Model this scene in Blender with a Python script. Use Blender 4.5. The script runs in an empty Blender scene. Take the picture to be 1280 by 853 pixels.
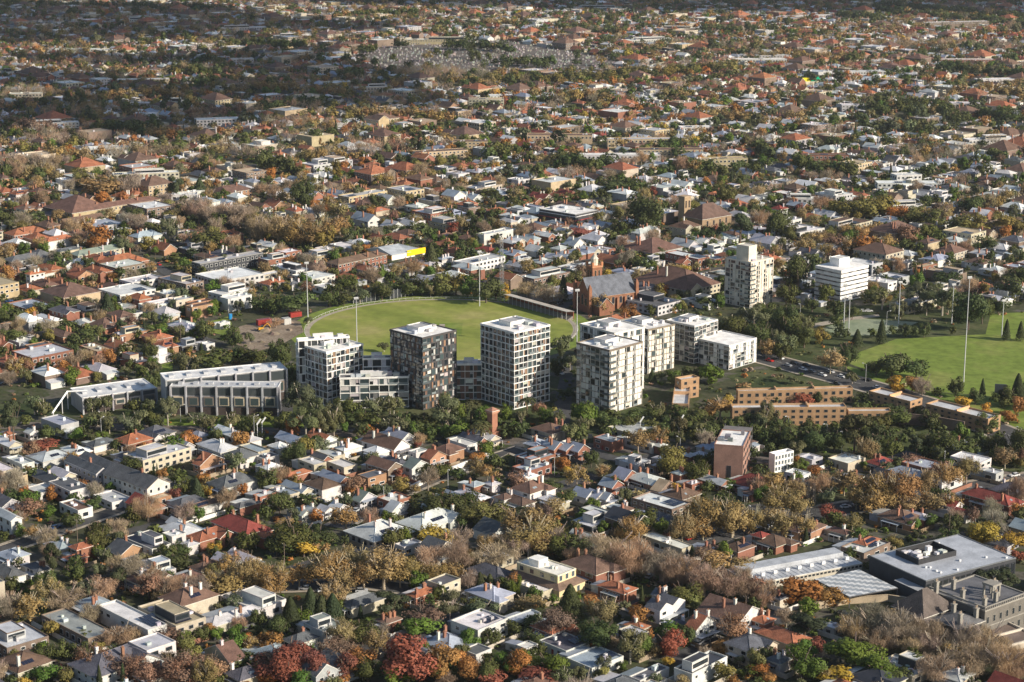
import bpy, math, random
import numpy as np
from mathutils import Vector
R = math.radians
rnd = random.Random(7)
sc = bpy.context.scene
COL = sc.collection

# ------------------------------------------------------------------ camera
FP, CX, CY, CH = 2450.0, 640.0, 426.5, 254.0
PT = math.atan(626.5 / FP)
SP, CP = math.sin(PT), math.cos(PT)
def G(x, y, z=0.0):
    """the point of the place seen at photo pixel x, y on the level z"""
    a, b = (x - CX) / FP, -(y - CY) / FP
    dy, dz = CP + b * SP, -SP + b * CP
    t = (z - CH) / dz
    return Vector((a * t, dy * t, z))
def PX(x, y, z=0.0):
    z -= CH
    f = y * CP - z * SP
    return (CX + FP * x / f, CY - FP * (y * SP + z * CP) / f)
def SC(x, y, z=0.0):
    """photo pixels per metre at a point"""
    return FP / (y * CP - (z - CH) * SP)

cd = bpy.data.cameras.new('camera'); cam = bpy.data.objects.new('camera', cd); COL.objects.link(cam)
cd.sensor_width = 36; cd.lens = FP / 1280 * 36; cd.clip_start = 5; cd.clip_end = 20000
cd.dof.use_dof = True; cd.dof.focus_distance = 930; cd.dof.aperture_fstop = .14
cam.location = (0, 0, CH); cam.rotation_euler = (math.pi / 2 - PT, 0, 0)
sc.camera = cam

# ------------------------------------------------------------------ light
SUN_EL, SUN_AZ = 25.0, -24.0      # azimuth of the sun measured from +x towards +y
w = bpy.data.worlds.new('World'); sc.world = w; w.use_nodes = True
nt = w.node_tree; bg = nt.nodes['Background']
sky = nt.nodes.new('ShaderNodeTexSky'); sky.sky_type = 'NISHITA'; sky.sun_disc = False
sky.sun_elevation = R(SUN_EL); sky.sun_rotation = R(90 - SUN_AZ)
nt.links.new(sky.outputs[0], bg.inputs[0]); bg.inputs[1].default_value = 0.082
sl = bpy.data.lights.new('sun', 'SUN'); so = bpy.data.objects.new('sun', sl); COL.objects.link(so)
sl.energy = 5.0; sl.angle = R(0.53); sl.color = (1.0, 0.895, 0.745)
sd = Vector((math.cos(R(SUN_AZ)) * math.cos(R(SUN_EL)), math.sin(R(SUN_AZ)) * math.cos(R(SUN_EL)), math.sin(R(SUN_EL))))
so.rotation_euler = sd.to_track_quat('Z', 'Y').to_euler(); so.location = (300, 300, 600)
sc.view_settings.view_transform = 'Standard'; sc.view_settings.look = 'None'
sc.view_settings.exposure = 0.56; sc.view_settings.gamma = 1; sc.view_settings.use_curve_mapping = False
sc.cycles.max_bounces = 5; sc.cycles.diffuse_bounces = 3; sc.cycles.transparent_max_bounces = 4

# ------------------------------------------------------------------ materials
MATS = {}
def mat(name, base=None, rough=0.8, noise=0.0, nscale=0.5, metal=0.0, spec=0.3, objcol=False, trans=0.0, ns2=0.0, bump=0.0):
    m = bpy.data.materials.new(name); m.use_nodes = True; MATS[name] = m
    t = m.node_tree; N, L = t.nodes, t.links; p = N['Principled BSDF']
    p.inputs['Roughness'].default_value = rough; p.inputs['Metallic'].default_value = metal
    p.inputs['Specular IOR Level'].default_value = spec
    if base is None:
        a = N.new('ShaderNodeAttribute'); a.attribute_name = 'col'; c = a.outputs['Color']
    else:
        a = N.new('ShaderNodeRGB'); a.outputs[0].default_value = (*base, 1); c = a.outputs[0]
    def mul(c, src):
        x = N.new('ShaderNodeMix'); x.data_type = 'RGBA'; x.blend_type = 'MULTIPLY'; x.inputs[0].default_value = 1
        L.new(c, x.inputs[6]); L.new(src, x.inputs[7]); return x.outputs[2]
    if objcol:
        o = N.new('ShaderNodeObjectInfo'); c = mul(c, o.outputs['Color'])
    for amt, s in ((noise, nscale), (ns2, nscale * 7)):
        if amt:
            g = N.new('ShaderNodeNewGeometry'); tx = N.new('ShaderNodeTexNoise'); tx.inputs['Scale'].default_value = s
            tx.inputs['Detail'].default_value = 4; L.new(g.outputs['Position'], tx.inputs['Vector'])
            r = N.new('ShaderNodeMapRange'); r.inputs[1].default_value = 0.3; r.inputs[2].default_value = 0.7
            r.inputs[3].default_value = 1 - amt; r.inputs[4].default_value = 1 + amt
            L.new(tx.outputs[0], r.inputs[0]); c = mul(c, r.outputs[0])
    L.new(c, p.inputs['Base Color'])
    if bump:
        g = N.new('ShaderNodeNewGeometry'); tx = N.new('ShaderNodeTexNoise'); tx.inputs['Scale'].default_value = 2.2
        L.new(g.outputs['Position'], tx.inputs['Vector']); b = N.new('ShaderNodeBump'); b.inputs['Strength'].default_value = bump
        b.inputs['Distance'].default_value = 0.3; L.new(tx.outputs[0], b.inputs['Height']); L.new(b.outputs[0], p.inputs['Normal'])
    if trans:
        tr = N.new('ShaderNodeBsdfTranslucent'); L.new(c, tr.inputs['Color'])
        mx = N.new('ShaderNodeMixShader'); mx.inputs[0].default_value = trans
        L.new(p.outputs[0], mx.inputs[1]); L.new(tr.outputs[0], mx.inputs[2])
        L.new(mx.outputs[0], N['Material Output'].inputs['Surface'])
    return m
mat('wall', rough=0.85, noise=0.15, nscale=0.3, ns2=0.12)
mat('tile', rough=0.8, noise=0.28, nscale=0.35, ns2=0.22, bump=0.5)
mat('sheet', rough=0.42, noise=0.20, nscale=0.22, ns2=0.14, spec=0.5)
mat('membrane', rough=0.7, noise=0.22, nscale=0.25, ns2=0.12)
mat('glass', rough=0.08, spec=0.9)
mat('metal', rough=0.45, noise=0.08, nscale=1.0, spec=0.5)
mat('leaf', rough=0.65, spec=0.2, objcol=True, trans=0.22)
mat('bark', rough=0.9, noise=0.2, nscale=1.5, objcol=True)
mat('paint', rough=0.25, spec=0.6)

def ground_mat(name, stops, scale, rough=0.95, scale2=None, amt2=0.25, bands=0):
    m = bpy.data.materials.new(name); m.use_nodes = True; MATS[name] = m
    t = m.node_tree; N, L = t.nodes, t.links; p = N['Principled BSDF']; p.inputs['Roughness'].default_value = rough
    p.inputs['Specular IOR Level'].default_value = 0.15
    g = N.new('ShaderNodeNewGeometry'); tx = N.new('ShaderNodeTexNoise'); tx.inputs['Scale'].default_value = scale
    tx.inputs['Detail'].default_value = 5; tx.inputs['Roughness'].default_value = 0.6
    L.new(g.outputs['Position'], tx.inputs['Vector'])
    cr = N.new('ShaderNodeValToRGB'); L.new(tx.outputs[0], cr.inputs[0])
    e = cr.color_ramp.elements
    while len(e) < len(stops): e.new(0.5)
    for el, (pos, c) in zip(e, stops): el.position = pos; el.color = (*c, 1)
    c = cr.outputs[0]
    if scale2:
        t2 = N.new('ShaderNodeTexNoise'); t2.inputs['Scale'].default_value = scale2; t2.inputs['Detail'].default_value = 4
        L.new(g.outputs['Position'], t2.inputs['Vector'])
        r = N.new('ShaderNodeMapRange'); r.inputs[1].default_value = 0.3; r.inputs[2].default_value = 0.7
        r.inputs[3].default_value = 1 - amt2; r.inputs[4].default_value = 1 + amt2; L.new(t2.outputs[0], r.inputs[0])
        x = N.new('ShaderNodeMix'); x.data_type = 'RGBA'; x.blend_type = 'MULTIPLY'; x.inputs[0].default_value = 1
        L.new(c, x.inputs[6]); L.new(r.outputs[0], x.inputs[7]); c = x.outputs[2]
    if bands:
        wv = N.new('ShaderNodeTexWave'); wv.inputs['Scale'].default_value = bands; wv.inputs['Distortion'].default_value = .6; wv.bands_direction = 'DIAGONAL'; L.new(g.outputs['Position'], wv.inputs['Vector'])
        r = N.new('ShaderNodeMapRange'); r.inputs[3].default_value = .95; r.inputs[4].default_value = 1.05; L.new(wv.outputs[1], r.inputs[0])
        x = N.new('ShaderNodeMix'); x.data_type = 'RGBA'; x.blend_type = 'MULTIPLY'; x.inputs[0].default_value = 1
        L.new(c, x.inputs[6]); L.new(r.outputs[0], x.inputs[7]); c = x.outputs[2]
    L.new(c, p.inputs['Base Color']); return m
ground_mat('yards', [(0.34, (0.035, 0.045, 0.02)), (0.45, (0.07, 0.07, 0.04)), (0.52, (0.045, 0.06, 0.022)), (0.58, (0.11, 0.10, 0.085)), (0.68, (0.05, 0.06, 0.03))], 0.045, scale2=0.4)
ground_mat('turf', [(0.36, (0.165, 0.20, 0.04)), (0.5, (0.21, 0.24, 0.052)), (0.6, (0.25, 0.26, 0.07)), (0.68, (0.285, 0.27, 0.095))], 0.03, scale2=0.25, amt2=0.12, bands=.035)
ground_mat('lawn', [(0.34, (0.12, 0.17, 0.03)), (0.5, (0.155, 0.21, 0.04)), (0.62, (0.20, 0.225, 0.06))], 0.03, scale2=0.25, amt2=0.22, bands=.03)
ground_mat('scrub', [(0.36, (0.03, 0.045, 0.015)), (0.5, (0.06, 0.075, 0.028)), (0.62, (0.09, 0.095, 0.045))], 0.06, scale2=0.5)
ground_mat('asphalt', [(0.35, (0.055, 0.055, 0.06)), (0.6, (0.085, 0.085, 0.085))], 0.2, scale2=1.2, amt2=0.12)
ground_mat('dirt', [(0.35, (0.16, 0.12, 0.085)), (0.6, (0.27, 0.22, 0.17))], 0.1, scale2=0.8)
ground_mat('ballast', [(0.35, (0.10, 0.085, 0.075)), (0.6, (0.16, 0.14, 0.125))], 0.2, scale2=1.5)
ground_mat('pathway', [(0.35, (0.30, 0.26, 0.21)), (0.6, (0.38, 0.34, 0.28))], 0.2, scale2=1.2, amt2=0.12)
ground_mat('court', [(0.35, (0.19, 0.235, 0.155)), (0.6, (0.26, 0.29, 0.20))], 0.08, scale2=0.6, amt2=0.12)

# ------------------------------------------------------------------ mesh building
class MB:
    def __init__(s): s.v, s.f, s.c, s.m = [], [], [], []
    def poly(s, pts, col, m='wall'):
        n = len(s.v); s.v.extend([tuple(p) for p in pts]); s.f.append(tuple(range(n, n + len(pts)))); s.c.append(col); s.m.append(m)
    def box(s, x0, x1, y0, y1, z0, z1, col, m='wall', top=None, tm=None, bottom=False):
        n = len(s.v)
        s.v.extend([(x0,y0,z0),(x1,y0,z0),(x1,y1,z0),(x0,y1,z0),(x0,y0,z1),(x1,y0,z1),(x1,y1,z1),(x0,y1,z1)])
        for q in ((0,1,5,4),(1,2,6,5),(2,3,7,6),(3,0,4,7)): s.f.append(tuple(n+i for i in q)); s.c.append(col); s.m.append(m)
        s.f.append((n+4,n+5,n+6,n+7)); s.c.append(top or col); s.m.append(tm or m)
        if bottom: s.f.append((n+3,n+2,n+1,n)); s.c.append(col); s.m.append(m)
        return s
    def cyl(s, x, y, z0, z1, r0, r1, col, m='metal', n=8, cap=True):
        b = len(s.v)
        for z, r in ((z0, r0), (z1, r1)):
            for i in range(n):
                a = 2*math.pi*i/n; s.v.append((x+r*math.cos(a), y+r*math.sin(a), z))
        for i in range(n):
            j = (i+1) % n; s.f.append((b+i, b+j, b+n+j, b+n+i)); s.c.append(col); s.m.append(m)
        if cap: s.f.append(tuple(range(b+n, b+2*n))); s.c.append(col); s.m.append(m)
        return s
    def bar(s, p, q, r, col, m='metal', n=4):
        p, q = Vector(p), Vector(q); d = (q-p).normalized()
        a = d.orthogonal().normalized(); c = d.cross(a); b = len(s.v)
        for o in (p, q):
            for i in range(n):
                t = 2*math.pi*i/n + .785; s.v.append(tuple(o + a*(r*math.cos(t)) + c*(r*math.sin(t))))
        for i in range(n):
            j = (i+1) % n; s.f.append((b+i, b+j, b+n+j, b+n+i)); s.c.append(col); s.m.append(m)
        s.f.append(tuple(range(b+n, b+2*n))); s.c.append(col); s.m.append(m)
        s.f.append(tuple(reversed(range(b, b+n)))); s.c.append(col); s.m.append(m)
        return s
    def hip(s, x0, x1, y0, y1, z, rise, col, m='tile', ov=0.5, fc=(.6,.58,.52), cap=None):
        x0 -= ov; x1 += ov; y0 -= ov; y1 += ov; w, d = x1-x0, y1-y0
        s.box(x0, x1, y0, y1, z-0.22, z, fc, 'wall', bottom=True)
        z += 0.01; h = min(w, d)/2
        if w >= d: a, b = (x0+h, (y0+y1)/2, z+rise), (x1-h, (y0+y1)/2, z+rise)
        else: a, b = ((x0+x1)/2, y0+h, z+rise), ((x0+x1)/2, y1-h, z+rise)
        A, B, C, D = (x0,y0,z), (x1,y0,z), (x1,y1,z), (x0,y1,z)
        if w >= d: fs = [(A,B,b,a), (B,C,b), (C,D,a,b), (D,A,a)]
        else: fs = [(A,B,a), (B,C,b,a), (C,D,b), (D,A,a,b)]
        for f in fs: s.poly(f, col, m)
        if cap:
            es = ((A,a),(D,a),(B,b),(C,b),(a,b)) if w >= d else ((A,a),(B,a),(C,b),(D,b),(a,b))
            for p, q in es: s.bar(p, q, .13, cap, m)
    def gable(s, x0, x1, y0, y1, z, rise, axis, col, wc, m='tile', ov=0.45, barge=None):
        """ridge along axis; the gable triangles get the wall colour"""
        T = (lambda p: p) if axis == 'x' else (lambda p: (p[1], p[0], p[2]))
        if axis == 'y': x0, x1, y0, y1 = y0, y1, x0, x1
        ym = (y0+y1)/2; k = rise/((y1-y0)/2)
        for x in (x0, x1): s.poly([T(p) for p in ((x,y0,z),(x,y1,z),(x,ym,z+rise))], wc, 'wall')
        X0, X1, Y0, Y1 = x0-ov, x1+ov, y0-ov, y1+ov; ze = z-k*ov; th = 0.2
        for sgn, ya in ((-1, Y0), (1, Y1)):
            top = [(X0,ya,ze+th),(X1,ya,ze+th),(X1,ym,z+rise+th),(X0,ym,z+rise+th)]
            bot = [(X0,ya,ze),(X1,ya,ze),(X1,ym,z+rise),(X0,ym,z+rise)]
            s.poly([T(p) for p in top], col, m); s.poly([T(p) for p in bot], (.5,.48,.44), 'wall')
            e = barge or (.55,.53,.48)
            s.poly([T(p) for p in (bot[0],bot[1],top[1],top[0])], e, 'wall')
            s.poly([T(p) for p in (bot[0],top[0],top[3],bot[3])], e, 'wall')
            s.poly([T(p) for p in (bot[1],top[1],top[2],bot[2])], e, 'wall')
    def flat(s, x0, x1, y0, y1, z, col, edge, par=0.45, t=0.25, m='membrane'):
        """parapet ring round a roof deck at level z"""
        s.poly([(x0+t,y0+t,z+.02),(x1-t,y0+t,z+.02),(x1-t,y1-t,z+.02),(x0+t,y1-t,z+.02)], col, m)
        for a in ((x0,x1,y0,y0+t),(x0,x1,y1-t,y1),(x0,x0+t,y0+t,y1-t),(x1-t,x1,y0+t,y1-t)): s.box(*a, z-.05, z+par, edge, 'wall')
    def append(s, o, loc=(0,0,0), rz=0.0):
        c, n = math.cos(rz), math.sin(rz); b = len(s.v)
        s.v.extend([(loc[0]+x*c-y*n, loc[1]+x*n+y*c, loc[2]+z) for x, y, z in o.v])
        s.f.extend([tuple(b+i for i in f) for f in o.f]); s.c.extend(o.c); s.m.extend(o.m)
    def mesh(s, name):
        me = bpy.data.meshes.new(name); me.from_pydata(s.v, [], s.f)
        keys = sorted(set(s.m)); ix = {k: i for i, k in enumerate(keys)}
        for k in keys: me.materials.append(MATS[k])
        if len(keys) > 1: me.polygons.foreach_set('material_index', [ix[k] for k in s.m])
        at = me.attributes.new('col', 'FLOAT_COLOR', 'FACE')
        at.data.foreach_set('color', [x for c in s.c for x in (c[0], c[1], c[2], 1.0)])
        return me
    def build(s, name, parent=None):
        o = bpy.data.objects.new(name, s.mesh(name)); COL.objects.link(o)
        if parent is not None: o.parent = parent
        return o

def tag(o, label=None, cat=None, group=None, kind=None):
    for k, v in (('label', label), ('category', cat), ('group', group), ('kind', kind)):
        if v: o[k] = v
    return o
def thing(name, label, cat, loc=(0,0,0), rz=0.0, group=None):
    o = bpy.data.objects.new(name, None); COL.objects.link(o); o.location = loc; o.rotation_euler = (0, 0, rz)
    o.empty_display_size = 0.5
    return tag(o, label, cat, group)

FOOT = []        # footprints already taken: centre x, y, half sizes, rotation
LM = []          # landmarks for labels: pixel x, y, phrase
def claim(cx, cy, hw, hd, rz): FOOT.append((cx, cy, hw, hd, math.cos(rz), math.sin(rz)))
FG = {}
def foot_grid():
    FG.clear()
    for f in FOOT:
        r = math.hypot(f[2], f[3]) + 6
        for i in range(int((f[0]-r)//40), int((f[0]+r)//40)+1):
            for j in range(int((f[1]-r)//40), int((f[1]+r)//40)+1): FG.setdefault((i, j), []).append(f)
def hits_foot(x, y, pad):
    for cx, cy, hw, hd, c, s in FG.get((int(x//40), int(y//40)), ()):
        dx, dy = x-cx, y-cy; a, b = dx*c+dy*s, -dx*s+dy*c
        if abs(a) < hw+pad and abs(b) < hd+pad: return True
    return False

# ------------------------------------------------------------------ colours
ROOF = {'w': (.68,.68,.67), 'g': (.46,.47,.48), 'b': (.30,.34,.40), 'd': (.10,.105,.12), 't': (.30,.115,.062), 'n': (.135,.082,.062),
        'r': (.21,.05,.04), 'e': (.22,.25,.22), 'k': (.04,.042,.05), 'i': (.42,.33,.23)}
ROOFN = {'w': 'white', 'g': 'light grey', 'b': 'blue grey', 'd': 'dark slate', 't': 'terracotta', 'n': 'brown tiled', 'r': 'dark red', 'e': 'green grey', 'k': 'black', 'i': 'beige'}
WALL = {'W': (.52,.51,.49), 'C': (.42,.375,.29), 'R': (.235,.105,.07), 'O': (.32,.185,.11), 'N': (.19,.14,.11), 'G': (.36,.36,.37), 'K': (.05,.052,.058), 'Y': (.40,.32,.20)}
WALLN = {'W': 'white walls', 'C': 'cream walls', 'R': 'red brick walls', 'O': 'orange brick walls', 'N': 'brown walls', 'G': 'grey walls', 'K': 'charcoal walls', 'Y': 'yellow walls'}
RMAT = {'w': 'sheet', 'g': 'sheet', 'b': 'sheet', 'd': 'tile', 't': 'tile', 'n': 'tile', 'r': 'tile', 'e': 'sheet', 'k': 'sheet', 'i': 'membrane'}
def jit(c, a, r): k = 1 + r.uniform(-a, a); return tuple(min(.85, max(.01, x * k * (1 + r.uniform(-a, a) * .3))) for x in c)
GLS = (.02, .026, .032)

# ------------------------------------------------------------------ houses
def window_mb(face, a, z, ww, wh, off, fcol):
    m = MB()
    if face == 'y':
        m.box(a-ww/2, a+ww/2, off-.07, off-.005, z, z+wh, fcol, 'wall')
        m.poly([(a-ww/2+.12, off-.075, z+.12), (a+ww/2-.12, off-.075, z+.12), (a+ww/2-.12, off-.075, z+wh-.12), (a-ww/2+.12, off-.075, z+wh-.12)], GLS, 'glass')
    else:
        m.box(off-.07, off-.005, a-ww/2, a+ww/2, z, z+wh, fcol, 'wall')
        m.poly([(off-.075, a+ww/2-.12, z+.12), (off-.075, a-ww/2+.12, z+.12), (off-.075, a-ww/2+.12, z+wh-.12), (off-.075, a+ww/2-.12, z+wh-.12)], GLS, 'glass')
    return m

def house_geo(h, lod):
    """list of (part name, index of the part above or None, mesh); lod 2 near, 1 middle, 0 far"""
    r = random.Random(h['seed']); w, d, H, ty = h['w'], h['d'], h['h'], h['ty']
    x0, x1, y0, y1 = -w/2, w/2, -d/2, d/2
    rc, wc, rm = jit(ROOF[h['rc']], .16, r), jit(WALL[h['wc']], .12, r), RMAT[h['rc']]
    out = []; wl, rf = MB(), MB(); out.append(['wall', None, wl]); out.append(['roof', None, rf])
    wl.box(x0, x1, y0, y1, 0, H, wc); trim = (.68,.66,.62) if r.random() < .7 else (.3,.25,.2)
    def chimney(x, y, z0, z1):
        m = MB(); c = jit(WALL['W'] if h['wc'] in 'WC' and r.random() < .6 else (.27,.13,.085), .2, r)
        m.box(x-.45, x+.45, y-.4, y+.4, z0, z1, c); m.box(x-.53, x+.53, y-.48, y+.48, z1, z1+.22, c)
        m.cyl(x-.2, y, z1+.22, z1+.7, .14, .11, (.36,.19,.11), 'tile', 6); m.cyl(x+.2, y, z1+.22, z1+.7, .14, .11, (.36,.19,.11), 'tile', 6)
        out.append(['chimney', 1, m])
    if ty == 'H':
        rise = min(w, d)/2*math.tan(R(r.uniform(24, 31)))
        k = r.choice([.72, 1.3, 1.45]); rf.hip(x0, x1, y0, y1, H, rise, rc, rm, .5, jit((.5,.48,.42), .2, r), tuple(min(.8, c*k) for c in rc) if lod else None)
        if lod and r.random() < .45:      # skylights or solar panels lying on the sunny slope
            hh = min(w, d)/2+.5; sl = rise/hh; n = r.choice([1, 2, 4, 6]); xc = r.uniform(-.15, .15)*w
            for q in range(n):
                m = MB(); e0 = y0-.5+hh*.3; e1 = e0+(1.5 if n > 2 else .9); xa = xc+(q-n/2)*1.08; zz = lambda y: H+.06+(y-y0+.5)*sl
                m.poly([(xa, e0, zz(e0)), (xa+1, e0, zz(e0)), (xa+1, e1, zz(e1)), (xa, e1, zz(e1))], (.014,.017,.034) if n > 2 else (.25,.3,.33), 'glass'); out.append(['solar_panel' if n > 2 else 'skylight', 1, m])
        if min(w, d) > 8 and r.random() < .75:      # a projecting wing with its own roof
            q = w*r.uniform(.36, .5); e = r.uniform(1.2, 2.6); xa = x0 if r.random() < .5 else x1-q
            wl.box(xa+.03, xa+q-.03, y0-e, y0+1, 0, H-.04, wc)
            if r.random() < .6: rf.gable(xa+.03, xa+q-.03, y0-e, y0+q*.6+1, H-.04, q/2*.62, 'y', rc, wc, rm, .4, trim)
            else: rf.hip(xa+.03, xa+q-.03, y0-e, y0+q+1, H-.03, q/2*.55, rc, rm, .45)
        for k in range(h.get('ch', 0)):
            cx, cy = r.uniform(x0*.75, x1*.75), r.uniform(y0*.75, y1*.75)
            chimney(cx, cy, H+.2, H+rise*r.uniform(.8, 1.0)+1.3)
    elif ty in 'VU':
        ax = 'y' if ty == 'V' else 'x'; span = w if ty == 'V' else d
        nb = 2 if span > 11.5 and r.random() < .6 else 1
        for k in range(nb):
            a, b = (x0+k*w/nb, x0+(k+1)*w/nb) if ty == 'V' else (y0+k*d/nb, y0+(k+1)*d/nb)
            rise = (b-a)/2*math.tan(R(r.uniform(27, 36)))
            if ty == 'V': rf.gable(a, b, y0, y1, H, rise, ax, rc, wc, rm, .4 if nb == 1 else .01, trim)
            else: rf.gable(x0, x1, a, b, H, rise, ax, rc, wc, rm, .4 if nb == 1 else .01, trim)
        for k in range(h.get('ch', 0)):
            chimney(r.uniform(x0*.6, x1*.6), r.uniform(y0*.6, y1*.6), H+.2, H+rise+1.2)
    else:                                            # flat with a parapet
        edge = jit(wc, .05, r) if h['wc'] != 'K' else (.2,.2,.2)
        rf.flat(x0-.03, x1+.03, y0-.03, y1+.03, H, rc, edge, r.uniform(.25, .7), .25, rm if rm != 'tile' else 'membrane')
        if ty == 'P' or (H < 7 and min(w, d) > 8 and r.random() < .4):
            m = MB(); a, b = r.uniform(.4, .6)*w, r.uniform(.4, .6)*d; xa, ya = r.uniform(x0+.5, x1-a-.5), r.uniform(y0+.5, y1-b-.5)
            m.box(xa, xa+a, ya, ya+b, H+.03, H+2.9, jit(WALL[r.choice('WGKWC')], .1, r)); m.flat(xa, xa+a, ya, ya+b, H+2.9, rc, edge, .3, .2)
            m.poly([(xa+.4, ya-.04, H+.9), (xa+a-.4, ya-.04, H+.9), (xa+a-.4, ya-.04, H+2.4), (xa+.4, ya-.04, H+2.4)], GLS, 'glass')
            out.append(['upper_storey', None, m])
        for k in range(r.randint(1, 4) if w*d > 90 else r.randint(0, 2)):
            m = MB(); x, y = r.uniform(x0+1.2, x1-1.2), r.uniform(y0+1.2, y1-1.2); a = r.uniform(.4, .9)
            m.box(x-a, x+a, y-a*.8, y+a*.8, H+.03, H+r.uniform(.7, 1.4), jit((.5,.5,.5), .3, r), 'metal'); out.append(['air_conditioner' if a > .6 else 'roof_vent', 1, m])
        if w*d > 130 and r.random() < .5:
            m = MB(); xa = r.uniform(x0+1, x1-w*.4)
            for k in range(4): m.poly([(xa+k*1.5, y0+2, H+.3), (xa+k*1.5+1.35, y0+2, H+.3), (xa+k*1.5+1.35, y0+2+d*.3, H+.75), (xa+k*1.5, y0+2+d*.3, H+.75)], (.015,.018,.035), 'glass')
            out.append(['solar_panel', 1, m])
    ext = h.get('ext', 0)
    if ext:
        a, b = w*r.uniform(.55, .85), ext; e = MB(); xa = x0+r.uniform(0, w-a)
        z = min(H*.85, 3.0); e.box(xa+.04, xa+a-.04, y1+.003, y1+b, 0, z, jit(WALL[r.choice('WCG')], .1, r))
        c = jit(ROOF[r.choice('gwbgb')], .12, r)
        e.poly([(xa-.2, y1+.01, z+.75), (xa-.2, y1+b+.3, z+.12), (xa+a+.2, y1+b+.3, z+.12), (xa+a+.2, y1+.01, z+.75)], c, 'sheet')
        for xx in (xa-.2, xa+a+.2): e.poly([(xx, y1+.01, z-.02), (xx, y1+b+.3, z-.02), (xx, y1+b+.3, z+.12), (xx, y1+.01, z+.75)], (.5,.5,.48))
        e.poly([(xa-.2, y1+b+.3, z-.02), (xa+a+.2, y1+b+.3, z-.02), (xa+a+.2, y1+b+.3, z+.12), (xa-.2, y1+b+.3, z+.12)], (.5,.5,.48))
        out.append(['rear_extension', None, e])
    fl = max(1, int(round(H/3.0))); fh = H/fl
    big = w*d > 220 or fl >= 3
    if lod >= 1 or big:
        tot = 0; fcol = (.7,.69,.66) if h['wc'] not in 'WC' else r.choice([(.25,.25,.26), (.7,.69,.66)])
        cap = 90 if (big and lod == 2) else 34 if big else 8 if lod == 2 else 3
        mm = wl
        for f in range(fl-1, -1, -1):
            for face, L, off in (('y', w, y0), ('x', d, x0)):
                n = max(1, int(L/(3.2 if big else 4.2)))
                for k in range(n):
                    if tot >= cap or (not big and r.random() < .2): continue
                    a = -L/2+(k+.5)*L/n; ww = min(L/n*.55, r.choice([1.3, 1.6, 2.2]) if ty != 'F' else r.choice([1.8, 2.6, 3.2]))
                    m = window_mb(face, a, f*fh+.85*fh/3, ww, fh*.5, off, fcol)
                    if ty == 'H' and face == 'y' and not big: m = window_mb('x', a*d/w, f*fh+.85*fh/3, ww, fh*.5, x0, fcol)
                    tot += 1
                    if lod == 0: wl.append(m)
                    else: out.append(['window', 0, m])
        if lod == 2 and not big:
            m = MB(); z = 2.6; o = x0-.02 if ty != 'V' else y0
            if ty == 'V':
                m.box(x0+.3, x1-.3, y0-2.0, y0-.01, z, z+.18, jit(ROOF[r.choice('gdb')], .1, r), 'sheet', bottom=True)
                for k in range(3): m.box(x0+.4+k*(w-.95)/2, x0+.55+k*(w-.95)/2, y0-1.95, y0-1.8, 0, z, trim)
            else:
                m.box(x0-1.8, x0-.01, -d*.3, d*.3, z, z+.18, jit(ROOF[r.choice('gdb')], .1, r), 'sheet', bottom=True)
                for k in range(3): m.box(x0-1.75, x0-1.6, -d*.28+k*d*.27, -d*.28+k*d*.27+.15, 0, z, trim)
            if ty in 'VH' and H < 5.5: out.append(['porch', None, m])
            dm = MB(); dm.box(x0-.06, x0-.004, y0+d*.46, y0+d*.46+1.0, 0, 2.1, r.choice([(.25,.05,.04), (.06,.08,.12), (.12,.07,.04), (.5,.5,.48)]), 'paint'); out.append(['door', None, dm])
    return [o for o in out if o[2].f]

HOUSES = []
def add_house(cx, cy, w, d, h, ty, rc, wc, rz=R(45), manual=False, ch=None, ext=None):
    s = rnd.randrange(1 << 30); r = random.Random(s)
    if ch is None: ch = r.choice([0, 1, 1, 2, 2, 3]) if ty in 'HVU' and rc not in 'k' else 0
    if ext is None: ext = r.choice([0, 0, 3, 4, 5]) if h < 7 and w*d < 230 else 0
    HOUSES.append(dict(x=cx, y=cy, w=w, d=d, h=h, ty=ty, rc=rc, wc=wc, rz=rz, seed=s, manual=manual, ch=ch, ext=ext))
    claim(cx, cy, w/2+.5, d/2+.5, rz)

def far_roofs(text):
    for row in text.replace('\n', '').split(';'):
        p = row.split(); xl, xn, xr, yn, h = (float(t) for t in p[:5]); N = G((xl+xr)/2, yn, h); s = SC(N.x, N.y, h)
        add_house(N.x, N.y+7, (xr-xl)/s*.68, rnd.uniform(10, 14), h, p[5], p[6], p[7], R(rnd.uniform(-6, 22)), True)
def tile_houses(ox, oy, text, z=4.0):
    """near eave corner and the pixel reach of the two walls that face the camera, read from an enlarged part of the photograph"""
    for row in text.split(';'):
        p = row.split()
        if len(p) < 8: continue
        xl, xn, xr, yn, h = (float(t) for t in p[:5]); h *= .9
        N = G(ox+xn/z, oy+yn/z, h); s = SC(N.x, N.y, h); rz = R(45 + rnd.uniform(-3, 3))
        w, d = max(4.5, (xr-xn)/z/s/.707), max(4.5, (xn-xl)/z/s/.707)
        c, n = math.cos(rz), math.sin(rz)
        add_house(N.x+c*w/2-n*d/2, N.y+n*w/2+c*d/2, w, d, h, p[5], p[6], p[7], rz, True)
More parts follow.
